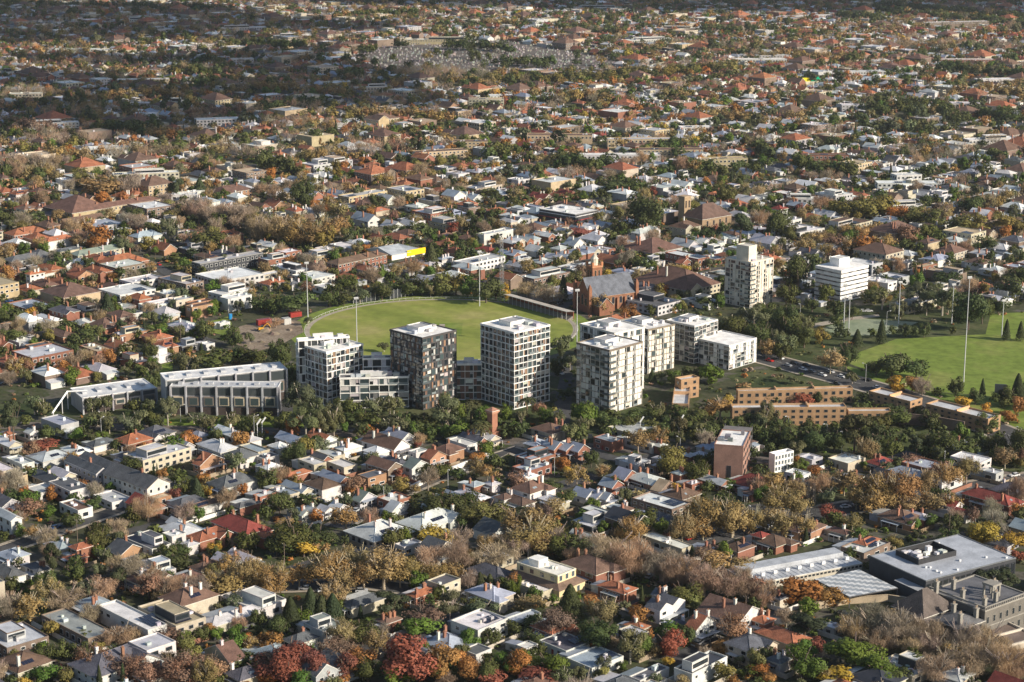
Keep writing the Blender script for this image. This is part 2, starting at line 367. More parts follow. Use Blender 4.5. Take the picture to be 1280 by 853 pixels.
# ------------------------------------------------------------------ houses read from the photograph
tile_houses(0, 640, """415 740 820 600 6 F w W;130 440 540 640 4.5 F e N;630 880 1005 580 6 F i C;775 900 1065 475 6.5 H n C;1080 1290 1400 500 4 F w W;
985 1060 1290 575 3.5 H g C;620 735 858 700 6.5 F g W;990 1150 1215 755 6 U n C;-150 35 200 690 5 P g N;-60 90 235 805 4 H n C;310 480 740 830 5 H d W;
-90 55 90 45 7 V g W;-100 40 110 335 5 H d W;100 190 240 300 5 H d W;230 300 355 190 4 H b C;350 385 468 190 6 H t R;305 350 420 245 3 H t R;510 600 705 220 4.5 V d O;
585 760 842 190 6 F d W;800 860 920 130 7 F w W;890 940 985 175 4 H g W;1030 1230 1330 115 6 H r R;920 1000 1140 150 4.5 H t R;-40 50 130 240 4 H b W;640 760 860 320 3.5 F b W;
610 700 830 365 4 H n C;820 900 1015 365 4 H n C;940 1010 1110 300 4 H n C;1110 1200 1320 845 4 H d C;640 760 900 840 4 H n C""")
tile_houses(320, 640, """-80 40 78 130 5 H t R;430 590 765 150 4 H g C;700 830 1040 95 4 H g W;690 740 825 185 3.5 F b W;810 900 1000 205 6 V d C;1080 1180 1290 120 4 V d W;
855 930 1025 375 6 F d C;760 800 900 430 4 H t R;410 475 625 485 4 H d C;1050 1190 1290 445 4.5 H b C;-60 60 140 470 4 F d W;975 1110 1265 600 6 F w W;220 330 430 605 5 F e W;
170 300 500 830 6 V d G;130 200 300 665 5 H d W;1030 1100 1180 720 3.5 F d W;1080 1200 1290 250 4 F w C;600 650 720 560 4 H n R""")
tile_houses(640, 640, """250 420 545 315 6 H n R;20 150 208 410 4 F w C;440 560 630 410 4.5 H t R;670 740 885 500 6 V d W;715 750 800 430 5 V d W;570 640 690 590 5 H t C;
950 1130 1290 560 6 V n W;880 920 1030 590 6 V t W;1075 1190 1320 700 6 H d C;-20 15 140 555 4 F b W;135 270 390 700 3.5 F d W;270 400 560 790 3.5 F b W;590 640 800 850 3 F d W;
820 900 1110 820 5 P k W;100 200 310 610 4.5 H t R;20 70 130 690 3 F w W;1060 1130 1220 200 4.5 H n R;655 850 905 190 4 F w C;1210 1250 1290 130 5 H r R;800 850 905 590 4 V d W;
940 990 1050 200 4 H n R;430 520 640 905 4 H d G;20 110 230 900 4 H n R""")
tile_houses(960, 640, """78 150 215 100 5 H n O;190 215 308 100 5 H n O;-60 40 130 175 3.5 H n R;440 490 580 170 4 H t R;380 480 640 215 3.5 F g N;310 390 410 115 4 H n C;-80 -20 40 560 5 H t R;
20 60 105 440 4 H d C;870 960 1060 850 3.5 H g C;290 330 360 590 3 F w W;0 60 120 760 4 H d W;1100 1180 1290 170 4 H d G""")
tile_houses(0, 500, """260 480 600 375 6 V d G;470 735 835 445 7 V d W;600 715 930 310 6 F g C;140 215 330 310 4 H g W;290 380 445 275 4 H w R;0 110 160 330 4 F g W;0 70 125 395 5 F n Y;
420 470 565 235 4 H d W;560 640 745 225 4 H t R;670 760 860 190 4 H d W;960 1090 1170 260 4.5 H g W;1100 1190 1280 300 5 H d W;960 1000 1110 330 5 V t O;1025 1120 1270 445 4.5 H d W;
850 890 1110 570 4 H n W;1160 1200 1290 540 4 H d R;110 200 280 470 4 F g W;200 350 430 460 6 F d W;265 390 450 560 4 F n W;440 560 640 520 3 F g W;830 900 1020 540 3.5 H d W;740 780 845 500 3 F i O;
130 150 180 170 4 V g W;0 30 60 180 4 H t R;930 990 1040 190 3.5 H b W;1200 1250 1300 210 4 H g W;560 630 690 300 4 H d W""")
tile_houses(320, 500, """390 440 520 255 4 H w W;55 110 165 245 4 H w W;235 330 400 215 4 V t W;525 690 770 250 4.5 V n W;530 600 660 275 3.5 H w W;760 800 860 270 3 F g W;825 870 950 300 5 V t O;
880 950 1040 270 5 H n O;195 290 345 330 5 F g C;340 440 500 345 3.5 F w C;120 160 265 390 4 H t R;225 330 420 450 5 H n W;545 660 730 350 6 V n N;730 780 860 345 6 V e W;500 560 645 395 5 F d O;
500 520 600 510 3 V e G;180 230 260 580 4 V g W;235 280 320 570 4 V g W;300 345 390 560 4 V g W;360 410 460 550 4 V g W;640 680 760 560 5 V g W;600 680 770 520 3.5 F w R;0 20 100 490 4 F g R;
1060 1090 1140 435 4 H b R;1140 1180 1210 430 4 H g W;-10 40 110 300 4 F d W;1195 1240 1300 500 5 H n W;780 850 900 560 3.5 F b G;0 60 120 350 4 H w W""")
tile_houses(640, 500, """65 125 190 235 5 H b C;150 210 270 250 5 V b R;215 270 330 255 5 V b R;280 330 390 260 5 V b R;100 200 290 170 5 H n C;410 500 560 215 5 F b R;540 620 700 330 3.5 F g W;
570 700 712 230 4 F i W;480 600 730 175 3.5 F g C;850 890 920 285 5 H g R;910 960 995 285 5 H g R;710 740 775 235 4 H g R;20 100 220 310 4 F b R;0 80 200 365 4 F b R;300 370 430 490 4 V b W;
360 420 480 495 4 V b W;410 470 520 500 4 V b W;440 500 560 440 4 V b R;575 680 760 420 4 H g O;700 740 840 460 3 V i N;615 800 905 555 5 F w N;760 850 950 500 4 H n N;515 560 610 560 4 H n W;
345 440 490 575 4 F w K;320 400 510 640 3.5 F g K;815 840 880 375 6 H g R;870 900 955 430 4 F g R;0 90 200 470 5 H n W;-60 50 115 530 4 H n W;20 60 130 400 4 H w W;700 720 742 340 4 F g N;
500 560 640 400 4 V b R;1160 1200 1250 470 4 H n R""")
tile_houses(960, 500, """95 170 225 385 4 F w W;310 400 500 325 3.5 F w C;160 220 280 305 3 F w G;845 870 1000 420 4.5 F w W;940 1060 1140 320 6 F w W;860 930 985 540 5 V r W;930 990 1030 575 4 V r W;
1010 1200 1280 530 5 H r R;570 690 790 620 4 H n O;690 780 830 600 4 H g R;100 180 250 440 4 H n C;500 560 640 330 3.5 H r R;380 430 480 400 4 H n R;1080 1140 1190 375 4 F g G""")
tile_houses(0, 220, """40 80 130 95 6 H t W;70 120 180 170 7 H n C;165 190 248 165 7 H n C;300 350 735 185 8 H n Y;285 330 495 240 5 U n O;355 480 600 260 5 F b G;530 560 640 280 4 F b W;
640 690 790 310 5 H b W;660 700 760 350 4 H d W;0 70 205 300 6 H t R;200 240 350 330 7 H t W;0 60 230 430 6 H d W;270 300 400 380 4 H d C;340 390 590 400 5 H e C;465 560 710 450 5 H t R;
135 150 210 495 9 H t W;205 225 265 490 7 H t W;0 130 240 670 5 F b R;460 600 750 600 6 F w W;580 660 795 540 6 F w W;770 930 1010 545 7 F g N;940 1100 1290 530 7 F w W;950 1000 1280 445 8 F g K;
1000 1060 1095 440 6 F n Y;1030 1110 1250 600 6 F w W;920 960 1050 645 7 F n O;675 740 850 660 4 F w W;590 640 700 700 4 F b W;545 600 720 800 4 F b O;430 510 600 760 4 H n R;340 400 470 745 4 H g N;
825 930 990 775 3.5 H g W;880 930 1020 370 4 F b K;1045 1100 1200 310 5 H t R;820 850 1000 100 7 F w W;1020 1100 1240 90 6 H n O;0 20 70 750 4 F g O;300 420 500 690 4 F n N;760 830 900 600 6 F w C;
690 780 850 820 4 H t R;100 180 260 870 4 F d O;1080 1100 1145 745 3 F w W""")
tile_houses(320, 220, """405 465 650 110 7 F g Y;640 750 835 80 8 F g Y;460 560 620 230 5 V b W;620 680 740 260 5 V g W;350 410 650 445 6 H n R;85 150 222 390 6 F w R;215 300 400 410 5 F w Y;0 60 165 425 7 F w R;
60 200 260 480 5 F w W;170 280 390 520 5 F w W;280 330 390 560 4 F w W;10 60 140 545 4 H t C;140 180 230 545 4 H d W;985 1060 1250 445 6.5 F g W;900 930 985 420 5 H b W;1100 1140 1290 300 7 F g W;
860 970 1065 250 6 F g Y;1030 1100 1235 70 4 F b C;1000 1050 1110 150 5 H t R;1150 1190 1250 180 5 H t R;890 930 1000 310 5 H n R;700 760 820 260 4 V g W;1000 1060 1110 320 4 H n R;560 600 660 180 4 H t C;
0 40 120 500 5 F w C;750 800 860 160 4 H g W""")
tile_houses(640, 220, """770 930 990 420 8 F w R;620 880 1060 575 6 H n C;570 730 860 655 6 F d W;600 625 670 470 8 F g C;650 710 770 440 4 F g W;50 110 175 270 6 H n C;170 210 290 265 5 H n C;
590 640 745 290 6 H g W;790 860 950 265 7 H n C;200 240 290 370 4 H g W;340 420 520 325 4 H g W;30 110 290 520 6 F g N;330 380 450 455 4 F g W;820 870 925 90 5 H w W;980 1010 1095 95 5 H t R;
60 120 180 380 4 V g W;100 150 210 440 4 H g R;0 30 90 420 4 H g W;260 310 370 350 4 V b W;560 620 680 60 4 H g W;330 400 480 80 4 H g W;1165 1210 1280 210 4 F w W;970 1020 1090 380 4 F w W;
430 500 600 740 4 H t R;820 850 900 440 6 V t R""")
tile_houses(960, 220, """400 520 590 450 7 F w G;490 600 660 540 6 F w W;560 650 725 520 5 F w G;590 625 660 430 6 F d K;660 700 755 440 5 F d W;740 770 865 460 7 F i R;820 950 1010 500 6 F i N;
790 850 935 425 5 H b W;850 930 1020 390 5 H n C;755 800 875 340 6 H n Y;30 160 300 290 6 F w W;20 60 105 170 8 H r W;580 700 790 160 6 F b W;300 380 560 260 5 F n C;1020 1060 1130 560 4 H t R;
1000 1060 1130 440 5 H n W;1100 1150 1210 480 4 H g W;650 690 780 50 6 F w W;530 580 640 80 6 F w C;60 110 180 230 4 F g W;1040 1090 1160 50 5 H n W;820 880 950 110 4 F w W;620 700 880 660 4 F g C""")
tile_houses(180, 370, """0 30 150 40 5 F w W;110 160 235 30 6 F g C;200 240 330 60 7 F n O;100 200 270 165 4 H g W;30 90 150 260 5 H t O;130 190 260 260 3.5 F b K;270 310 350 250 3 F w W;370 420 525 20 8 F w W""")
# far roofs that stand out, in photo pixels
far_roofs("""160 192 202 143 7 F w W;190 212 240 128 6 F w W;228 262 320 150 8 F w W;120 160 240 218 6 F w C;55 92 135 62 6 F w W;240 285 330 75 5 F b W;0 25 60 118 6 F w C;20 60 110 155 5 F w W;
205 232 252 245 7 F w W;100 130 156 186 7 F w W;150 190 223 130 6 F w W;130 150 225 100 6 F w Y;330 365 400 45 5 F w W;225 240 270 30 5 F g C;140 165 200 25 6 F g W;260 300 345 35 6 F g W;
430 470 500 110 6 F w C;488 525 600 50 6 F w Y;575 600 640 125 8 F i C;600 635 670 120 5 F w W;640 700 760 170 7 F n Y;500 540 600 190 8 F n Y;555 590 620 178 8 F n Y;700 760 850 195 6 F w W;
740 800 860 175 7 F g Y;780 840 898 188 8 F n Y;840 860 900 160 6 F w W;900 940 1000 75 7 F w W;935 965 1000 70 8 F b W;1045 1070 1092 132 8 F w W;1130 1200 1260 28 9 F w N;1160 1200 1260 75 8 F w R;
1210 1240 1280 100 7 F w W;1080 1140 1190 230 6 F w W;990 1040 1075 195 7 F n R;855 900 950 200 7 F i Y;1040 1080 1120 90 6 F g W;1180 1210 1245 130 7 F w W;975 1000 1040 250 5 F w W;1110 1130 1160 220 7 F w W;
960 1000 1060 20 6 F g W;840 870 930 15 5 F w W;690 740 800 10 5 F g W;560 600 660 25 5 F g C;760 800 860 50 6 F w W;800 850 900 36 5 F w W;380 430 480 8 5 F g W;50 90 150 8 5 F g W;
1190 1230 1290 175 6 F w W;1060 1110 1170 260 6 F g W;1000 1016 1032 103 5 H t C""")

# ------------------------------------------------------------------ trees
TREES = []
CR = {'E': (.080,.096,.028), 'G': (.125,.132,.062), 'L': (.10,.15,.025), 'T': (.29,.205,.085), 'B': (.36,.27,.185), 'O': (.36,.165,.05),
      'R': (.25,.085,.055), 'Y': (.42,.29,.05), 'C': (.05,.066,.026), 'P': (.06,.07,.03), 'M': (.085,.095,.04), 'D': (.25,.155,.105), 'Q': (.19,.165,.048)}
def add_tree(x, y, wd, ht, k, manual=False):
    TREES.append((x, y, wd, ht, k, manual))
def tile_trees(ox, oy, text, z=4.0):
    """crown centre, foot, crown width, height (pixels of the enlarged photograph), kind"""
    for row in text.replace('\n', '').split(';'):
        p = row.split()
        if len(p) < 5: continue
        x, yb, wpx, hpx = (float(t) for t in p[:4])
        P = G(ox+x/z, oy+yb/z); s = SC(P.x, P.y)
        if hits_foot(P.x, P.y, 0): pass
        k = 1.22 if p[4] in 'TBORDQ' else 1.12
        add_tree(P.x, P.y, wpx/z/s*k, hpx/z/s*(1.1 if k > 1.2 else 1.04), p[4], True)
tile_trees(0, 640, """485 215 170 190 E;265 350 110 190 P;355 80 100 80 E;160 140 80 75 T;490 240 70 80 L;370 345 130 100 E;490 340 100 90 G;610 320 120 50 L;900 230 110 80 E;900 290 160 90 E;1068 215 85 65 Y;1090 270 90 70 E;
1200 260 100 70 D;745 440 150 130 D;1095 440 210 130 T;1235 410 150 210 T;510 440 160 110 B;330 500 190 120 B;150 540 170 130 T;60 540 130 140 B;215 500 70 90 G;600 680 170 120 B;840 670 130 100 D;930 675 95 95 L;1010 650 90 90 E;
1090 640 90 70 L;1180 630 90 75 L;970 535 90 50 O;755 545 50 40 O;1255 690 70 90 O;1230 810 120 120 E;900 870 230 170 D;1030 860 190 150 D;215 760 110 110 E;310 740 110 110 E;400 740 110 110 E;530 790 190 130 E;240 840 170 80 L;345 820 110 60 R;
20 150 60 60 E;90 90 80 90 B;660 670 90 110 B;140 840 90 60 E;1180 500 120 90 G;1130 480 80 70 E;440 660 90 80 E;560 540 70 50 G""")
tile_trees(320, 640, """200 215 270 200 E;240 225 170 90 Y;310 215 110 80 T;370 400 210 200 T;640 390 230 215 T;500 345 200 170 T;90 440 170 150 T;30 420 140 150 T;1000 300 170 160 B;860 320 170 140 B;1200 290 200 130 B;1060 390 110 100 B;880 170 170 110 Y;
770 140 70 70 E;800 390 130 110 L;175 590 110 170 C;275 540 100 165 C;385 545 95 140 C;330 545 90 130 C;230 570 130 100 L;680 545 170 150 P;760 850 300 230 R;930 850 220 190 O;960 780 150 110 O;160 830 230 190 R;80 830 150 140 D;60 720 140 120 O;400 790 230 160 D;530 830 180 150 O;
530 660 190 140 E;620 660 100 110 B;820 625 200 105 L;850 560 180 90 D;970 540 140 150 G;1130 540 170 110 G;1060 530 90 110 E;1120 390 60 90 C;1170 390 60 80 C;1240 410 110 90 E;700 870 180 100 L;60 870 120 70 O;30 830 120 130 E;1160 800 120 110 E;1250 820 130 140 L;
1180 870 130 80 R;440 870 90 60 O;280 760 110 90 R;150 110 100 80 T;540 130 80 60 T;1060 250 80 70 T;950 870 100 70 B""")
tile_trees(640, 640, """90 220 230 190 T;190 215 110 100 Q;310 230 180 120 E;480 300 230 190 B;600 330 230 200 B;740 350 200 170 B;850 380 200 170 B;960 430 200 160 B;1080 430 220 160 B;1180 450 150 120 B;1000 300 190 100 T;545 110 80 90 E;660 120 120 130 E;850 165 140 150 T;
290 560 130 200 C;648 475 28 110 C;395 490 120 80 O;500 530 170 110 G;630 560 110 110 O;440 690 210 180 E;590 760 180 190 G;860 470 170 140 E;905 490 80 90 Q;790 650 170 110 L;790 720 180 140 R;680 670 80 90 O;775 770 70 60 Y;1040 720 90 80 O;1090 670 190 170 D;
408 690 60 50 O;210 640 180 160 D;110 680 110 100 E;50 800 110 130 L;190 830 180 140 L;460 820 90 110 G;130 870 220 90 R;80 500 170 80 T;20 440 60 160 L;1065 785 40 60 C;1200 830 140 60 L;560 800 60 60 L;720 560 80 60 E;960 640 80 70 E;1240 830 100 70 O;540 690 100 90 B;
1230 450 110 130 D;400 300 120 120 B;1150 310 150 80 T""")
tile_trees(960, 640, """150 460 230 130 O;340 470 130 90 O;240 450 130 90 T;520 640 230 170 B;640 680 240 190 B;780 690 200 170 B;1020 830 260 160 B;1180 850 220 180 B;850 860 200 150 B;180 660 250 150 P;170 840 220 200 L;430 780 300 170 L;560 852 230 150 L;740 790 140 120 E;370 870 240 90 Y;
880 840 100 80 Y;10 860 80 70 O;660 790 60 60 O;1080 400 150 110 P;1190 400 150 110 P;900 190 150 130 E;1070 190 190 160 Y;1220 190 170 120 Y;1000 210 70 40 R;1240 250 80 70 R;640 170 90 50 Q;300 860 110 80 T;640 860 150 100 E;90 580 120 100 B;560 560 120 90 T;
420 90 110 80 T;320 50 130 90 R;700 640 90 90 T;960 860 110 90 G;1150 230 80 60 D;960 720 200 170 B;1090 720 190 160 B;900 790 170 130 B;1250 850 160 150 B;700 610 150 130 B;580 610 170 130 T;820 560 120 90 D""")
tile_trees(0, 500, """200 250 170 55 R;390 215 110 80 L;510 210 90 60 L;850 270 170 100 L;960 230 90 80 O;1195 245 90 115 O;1090 230 70 95 E;1210 150 60 50 L;70 220 130 220 P;230 200 90 80 E;700 150 110 110 G;840 130 120 150 G;180 400 140 65 E;250 420 90 70 E;395 465 100 75 O;670 360 120 90 E;
470 560 100 90 E;75 540 110 110 E;245 590 80 70 L;360 640 120 85 E;770 385 14 75 C;787 385 14 70 C;930 480 80 100 E;985 490 70 100 C;1010 420 80 60 O;130 590 150 95 D;1140 500 60 70 E;560 300 90 50 G;320 190 100 60 G;1050 480 60 50 Y;820 390 60 50 O;640 190 70 50 E;120 130 90 60 E;490 130 150 70 G;1100 190 80 60 G""")
tile_trees(320, 500, """250 200 180 170 G;330 190 120 150 G;190 185 80 105 O;390 190 110 170 G;190 320 140 150 E;315 280 110 100 G;700 180 120 95 G;790 190 70 80 L;610 90 130 110 G;690 80 120 110 G;950 140 160 150 G;1000 200 130 110 L;1075 120 90 95 M;1125 225 90 115 M;1160 285 100 100 L;1100 320 90 70 O;
805 240 45 40 R;580 330 100 80 G;880 400 120 90 E;940 390 90 80 E;735 470 100 90 Q;950 600 230 170 E;1050 590 190 150 E;1150 640 230 150 Q;120 590 150 140 E;250 530 120 70 E;490 470 100 90 D;475 470 60 50 O;640 490 90 80 G;60 450 110 130 E;320 380 70 60 G;450 660 150 130 T;570 650 110 110 B;
515 190 70 60 G;460 100 140 130 E;560 170 70 50 O;840 170 120 70 E;1250 90 70 80 L;1160 330 80 40 E;1210 330 100 50 E;800 480 60 60 T;580 480 70 50 E;1010 400 90 70 E""")
tile_trees(640, 500, """800 390 160 170 Q;620 325 45 85 E;395 340 90 110 E;940 430 150 150 E;250 360 90 80 O;290 390 80 70 Y;190 470 120 80 E;270 540 120 100 E;200 590 130 100 T;405 560 90 80 L;560 530 80 100 G;650 670 150 165 E;550 680 80 80 E;850 720 140 165 T;970 670 190 190 T;1100 690 200 190 T;60 720 240 190 T;
365 120 130 135 L;165 110 90 80 L;450 380 80 60 T;1090 450 90 60 L;1150 640 110 80 Q;1230 480 120 110 B;640 490 90 40 T;230 330 60 50 E;330 470 60 50 E;490 100 120 70 E;600 110 120 70 E;720 100 120 80 E;830 110 130 90 E;930 120 130 90 E;1260 150 100 110 G;1190 130 110 80 E""")
tile_trees(960, 500, """430 270 200 200 P;520 280 130 140 P;330 260 150 150 E;240 260 150 140 E;140 240 150 120 E;60 230 120 110 E;870 290 150 160 E;960 220 90 110 L;1000 300 130 120 E;740 295 100 115 P;620 290 120 110 E;1150 300 130 150 E;1240 310 150 180 E;1200 320 60 50 L;170 350 70 60 L;230 380 90 60 O;880 330 60 40 L;
560 555 200 200 T;650 555 200 220 T;380 480 140 130 T;40 600 170 180 T;120 600 150 150 T;290 540 130 120 G;790 510 130 180 T;990 420 130 150 T;900 450 140 140 T;470 540 120 100 Q;1178 480 14 75 C;1205 480 16 95 C;1260 460 60 60 E;1170 620 90 70 L;1110 610 90 120 B;1050 540 70 60 E;700 330 130 60 D;420 310 100 40 T;
810 150 120 110 E;550 170 130 110 E;660 130 140 90 E;1100 160 120 110 E;780 330 70 40 Y;1020 500 60 50 E""")
tile_trees(0, 220, """510 110 230 120 T;640 100 130 110 B;960 210 180 110 B;1080 240 180 110 B;1200 260 180 120 B;490 370 150 125 O;390 370 80 80 T;680 225 100 80 E;690 280 110 90 B;770 305 110 85 E;850 325 110 130 G;1040 370 170 110 E;165 140 70 75 E;290 470 130 90 E;40 535 90 90 O;50 395 110 70 O;370 670 90 80 E;450 670 90 70 G;
540 725 80 135 C;60 750 150 105 E;280 700 120 80 E;1020 825 90 105 E;1165 865 90 105 E;880 810 70 60 T;1000 110 70 95 C;620 390 110 90 G;170 230 120 60 E;30 250 120 80 E;550 220 80 60 T;870 130 80 50 G;970 410 110 50 E;870 430 90 50 E;640 720 90 60 G;330 790 130 80 E;200 800 90 70 E;420 830 120 70 E;720 720 60 40 E;
1180 600 50 40 E;800 790 90 60 L;1110 660 60 40 E;60 840 120 90 E;1250 650 60 80 G;870 190 90 60 O;740 800 90 50 E""")
tile_trees(320, 220, """230 165 140 175 E;605 185 100 105 E;30 340 160 150 B;110 350 160 140 T;190 360 160 140 T;280 370 160 140 T;350 370 130 120 Q;410 225 110 110 T;1100 285 85 95 E;1030 435 95 115 E;875 455 70 115 C;200 685 180 115 E;90 690 120 100 E;370 655 100 95 E;440 650 90 80 E;520 640 90 80 G;630 625 120 95 E;760 600 110 90 E;830 600 100 110 E;
470 565 130 85 E;930 600 130 120 Q;1000 595 130 110 Q;1060 605 110 110 L;1150 635 140 135 E;1250 620 60 90 Y;1120 340 70 60 L;940 210 14 62 C;955 210 14 60 C;970 210 14 64 C;925 210 14 58 C;985 210 14 60 C;570 310 100 60 G;680 300 100 60 G;830 280 90 60 E;560 190 110 50 T;60 60 90 70 E;300 180 80 60 O;360 180 60 40 O;
700 520 90 90 T;780 500 110 90 B;610 510 110 50 T;1200 620 110 100 E;20 680 100 90 E;640 80 80 60 G;1000 110 110 70 E;1150 120 140 60 E;980 290 80 60 R;430 560 70 60 E;100 760 70 50 B;790 240 80 50 G""")
tile_trees(640, 220, """670 285 220 225 E;530 300 90 90 E;600 320 60 60 G;990 335 110 95 E;500 90 160 80 E;590 440 110 75 E;680 430 110 70 E;720 420 100 80 E;750 600 90 70 O;600 735 90 95 O;430 685 120 95 T;340 640 100 60 O;255 625 50 125 C;180 640 160 90 B;80 610 130 80 B;1140 340 170 150 P;1100 830 170 150 G;1200 790 150 150 G;960 660 110 70 E;
220 470 80 70 E;320 430 70 70 E;170 410 90 60 E;880 350 90 60 E;60 150 150 70 E;240 310 110 50 G;800 500 120 60 T;860 490 70 50 Y;330 300 130 50 R;40 400 50 50 T;1060 120 60 60 E;1240 90 80 60 E;760 180 90 60 E;470 160 80 60 G;1000 520 60 30 L;700 700 60 70 E;540 570 60 40 O;1230 640 80 60 G;90 490 60 50 E;900 180 80 60 Q""")
tile_trees(960, 220, """40 310 150 170 E;110 330 90 100 E;150 600 170 225 E;230 480 60 70 E;280 640 110 120 E;400 395 110 90 T;490 400 140 110 O;570 400 130 110 T;380 215 150 110 Q;480 220 150 110 Q;570 210 150 110 Q;660 225 120 90 O;740 240 130 90 Q;830 260 140 90 Q;960 290 150 100 Q;1050 300 150 110 Q;1150 300 160 110 Q;1250 300 120 100 Q;
790 320 90 95 E;870 215 100 80 D;1010 190 140 100 E;1000 770 200 240 E;1070 740 120 150 E;870 700 170 160 G;760 680 160 150 G;570 670 130 110 G;520 640 100 90 E;1200 620 150 130 E;1250 560 120 120 E;565 840 50 120 C;1190 825 40 105 C;1260 825 40 95 C;780 810 60 85 E;680 810 70 80 E;730 810 60 70 E;620 810 60 70 E;520 810 60 60 E;445 860 60 90 C;
90 650 110 130 E;330 700 90 90 E;420 720 80 80 E;220 680 90 80 E;60 480 80 70 T;690 340 110 100 D;330 380 110 90 D;1080 380 120 80 E;30 740 110 100 E;920 800 40 60 E;590 480 70 70 G;1150 690 100 100 E;900 560 140 90 E;1060 470 90 70 E""")
tile_trees(180, 370, """300 205 80 100 E;170 220 80 80 G;445 250 105 105 E;215 390 150 115 G;350 365 200 105 E;540 340 160 90 E;480 330 100 80 E;700 400 130 205 E;660 330 100 130 E;790 610 170 190 G;870 650 130 150 G;950 690 130 170 G;120 635 110 135 G;340 660 70 65 G;550 670 90 85 G;365 735 80 85 E;90 215 70 65 L;40 330 100 110 E;
530 240 60 60 G;270 380 90 60 G;40 480 110 110 E;680 680 90 80 E;600 640 110 70 E;460 640 120 60 E;250 640 110 60 G;1040 640 120 80 E;1150 620 130 130 G;1230 610 120 120 G;1250 670 100 80 G;1080 690 90 60 G;820 150 60 50 G""")
tile_trees(440, 370, """480 650 150 160 G;545 650 90 120 L;600 610 90 100 M;645 720 90 110 M;875 610 90 115 M;765 645 80 85 L;970 645 85 85 L;940 610 90 80 D;60 650 90 80 E;200 690 130 90 G;310 700 80 80 L;280 640 110 70 E;370 660 110 80 E;440 700 100 70 E;1160 645 110 110 L;1050 330 110 130 G;1030 400 90 100 E;1090 380 80 90 G;1070 520 100 70 E;
1020 660 90 100 E;850 690 110 70 E;570 700 80 70 E;160 280 70 50 G;1080 260 70 70 G;820 650 90 60 E;1260 660 90 70 E""")
tile_trees(680, 370, """205 645 120 115 L;560 620 110 100 G;640 440 90 80 L;740 430 120 90 E;840 440 130 115 L;700 460 120 80 E;800 610 110 80 E;880 620 150 110 T;920 560 60 70 Y;960 250 170 160 E;1080 270 160 170 E;1200 240 150 170 E;1190 300 130 120 G;1020 230 120 110 E;1110 315 90 100 T;1110 660 100 145 G;1240 180 110 110 G;1190 130 100 100 E;
340 670 120 80 E;440 670 110 80 E;530 680 100 70 E;640 680 130 90 E;740 670 120 90 E;840 690 130 90 E;960 700 130 90 E;1050 700 110 90 E;1180 700 120 110 E;580 430 60 60 G;280 640 90 70 E;1230 290 80 90 E;1000 470 80 40 T;540 430 40 60 C;1100 110 120 90 E""")
tile_trees(960, 370, """90 230 150 200 E;180 260 130 140 E;390 375 110 175 E;310 390 140 125 T;270 240 90 90 Q;620 405 160 135 E;540 400 110 90 E;740 415 130 110 E;640 485 100 90 Y;720 480 90 80 O;770 500 90 100 B;935 505 95 115 E;1035 545 70 90 E;1135 550 60 75 E;1245 535 70 145 C;1070 510 34 95 C;945 550 40 50 E;970 560 90 60 Y;1090 600 70 70 Y;
1200 640 90 70 O;1250 600 80 100 O;180 545 110 60 R;250 545 60 80 E;130 560 60 40 R;570 590 100 60 E;20 660 90 110 G;60 320 110 110 E;1180 560 70 60 E;850 500 60 50 E;40 300 90 140 G;480 590 100 70 E;690 560 60 40 E;1160 520 40 50 C;470 545 90 70 E;460 610 110 80 E;330 560 90 60 G;640 610 110 80 E;760 600 70 60 E;20 540 80 70 E;420 440 80 60 G;130 440 70 40 G;60 430 60 40 G""")
# ------------------------------------------------------------------ landmark buildings
def roofquad(L, N, Rr, nb):
    P = G(N[0], nb)
    lo, hi = 0.0, 90.0
    for _ in range(50):
        m = (lo+hi)/2
        if PX(P.x, P.y, m)[1] > N[1]: lo = m
        else: hi = m
    h = lo; A = G(*Rr, h); B = G(*L, h); a = A.xy-P.xy; b = B.xy-P.xy
    t1, t2 = math.atan2(a.y, a.x), math.atan2(b.y, b.x)-math.pi/2
    t2 = t1+((t2-t1+math.pi) % (2*math.pi)-math.pi)
    rz = (t1+t2)/2; u, v = Vector((math.cos(rz), math.sin(rz))), Vector((-math.sin(rz), math.cos(rz)))
    def reach(ax, tx, lo, hi):
        inc = PX(*(P.xy+ax*hi), h)[0] > PX(*(P.xy+ax*lo), h)[0]
        for _ in range(40):
            m = (lo+hi)/2
            if (PX(*(P.xy+ax*m), h)[0] < tx) == inc: lo = m
            else: hi = m
        return lo
    w, d = a.dot(u), b.dot(v)
    if abs(Rr[0]-N[0]) > 15: w = reach(u, Rr[0], 1, 120)
    if abs(L[0]-N[0]) > 15: d = reach(v, L[0], 1, 120)
    c = P.xy + u*w/2 + v*d/2
    return c.x, c.y, w, d, h, rz
def roof_plant(p, w, d, h, n, r, parent_roof=None, col=(.45,.46,.47)):
    for k in range(n):
        m = MB(); x, y = r.uniform(-w*.36, w*.36), r.uniform(-d*.36, d*.36); a, b = r.uniform(.5, 1.6), r.uniform(.5, 1.4)
        m.box(x-a, x+a, y-b, y+b, h+.03, h+r.uniform(.7, 1.7), jit(col, .3, r), 'metal')
        m.build('air_conditioner', parent_roof or p)
def stand(mb_list, p, stuffcap=96):
    """windows: the first ones each an object, what is past them one mesh of the same facade"""
    for m in mb_list[:stuffcap]: m.build('window', p)
    if len(mb_list) > stuffcap:
        s = MB()
        for m in mb_list[stuffcap:]: s.append(m)
        tag(s.build('window_glazing', p), kind='stuff')
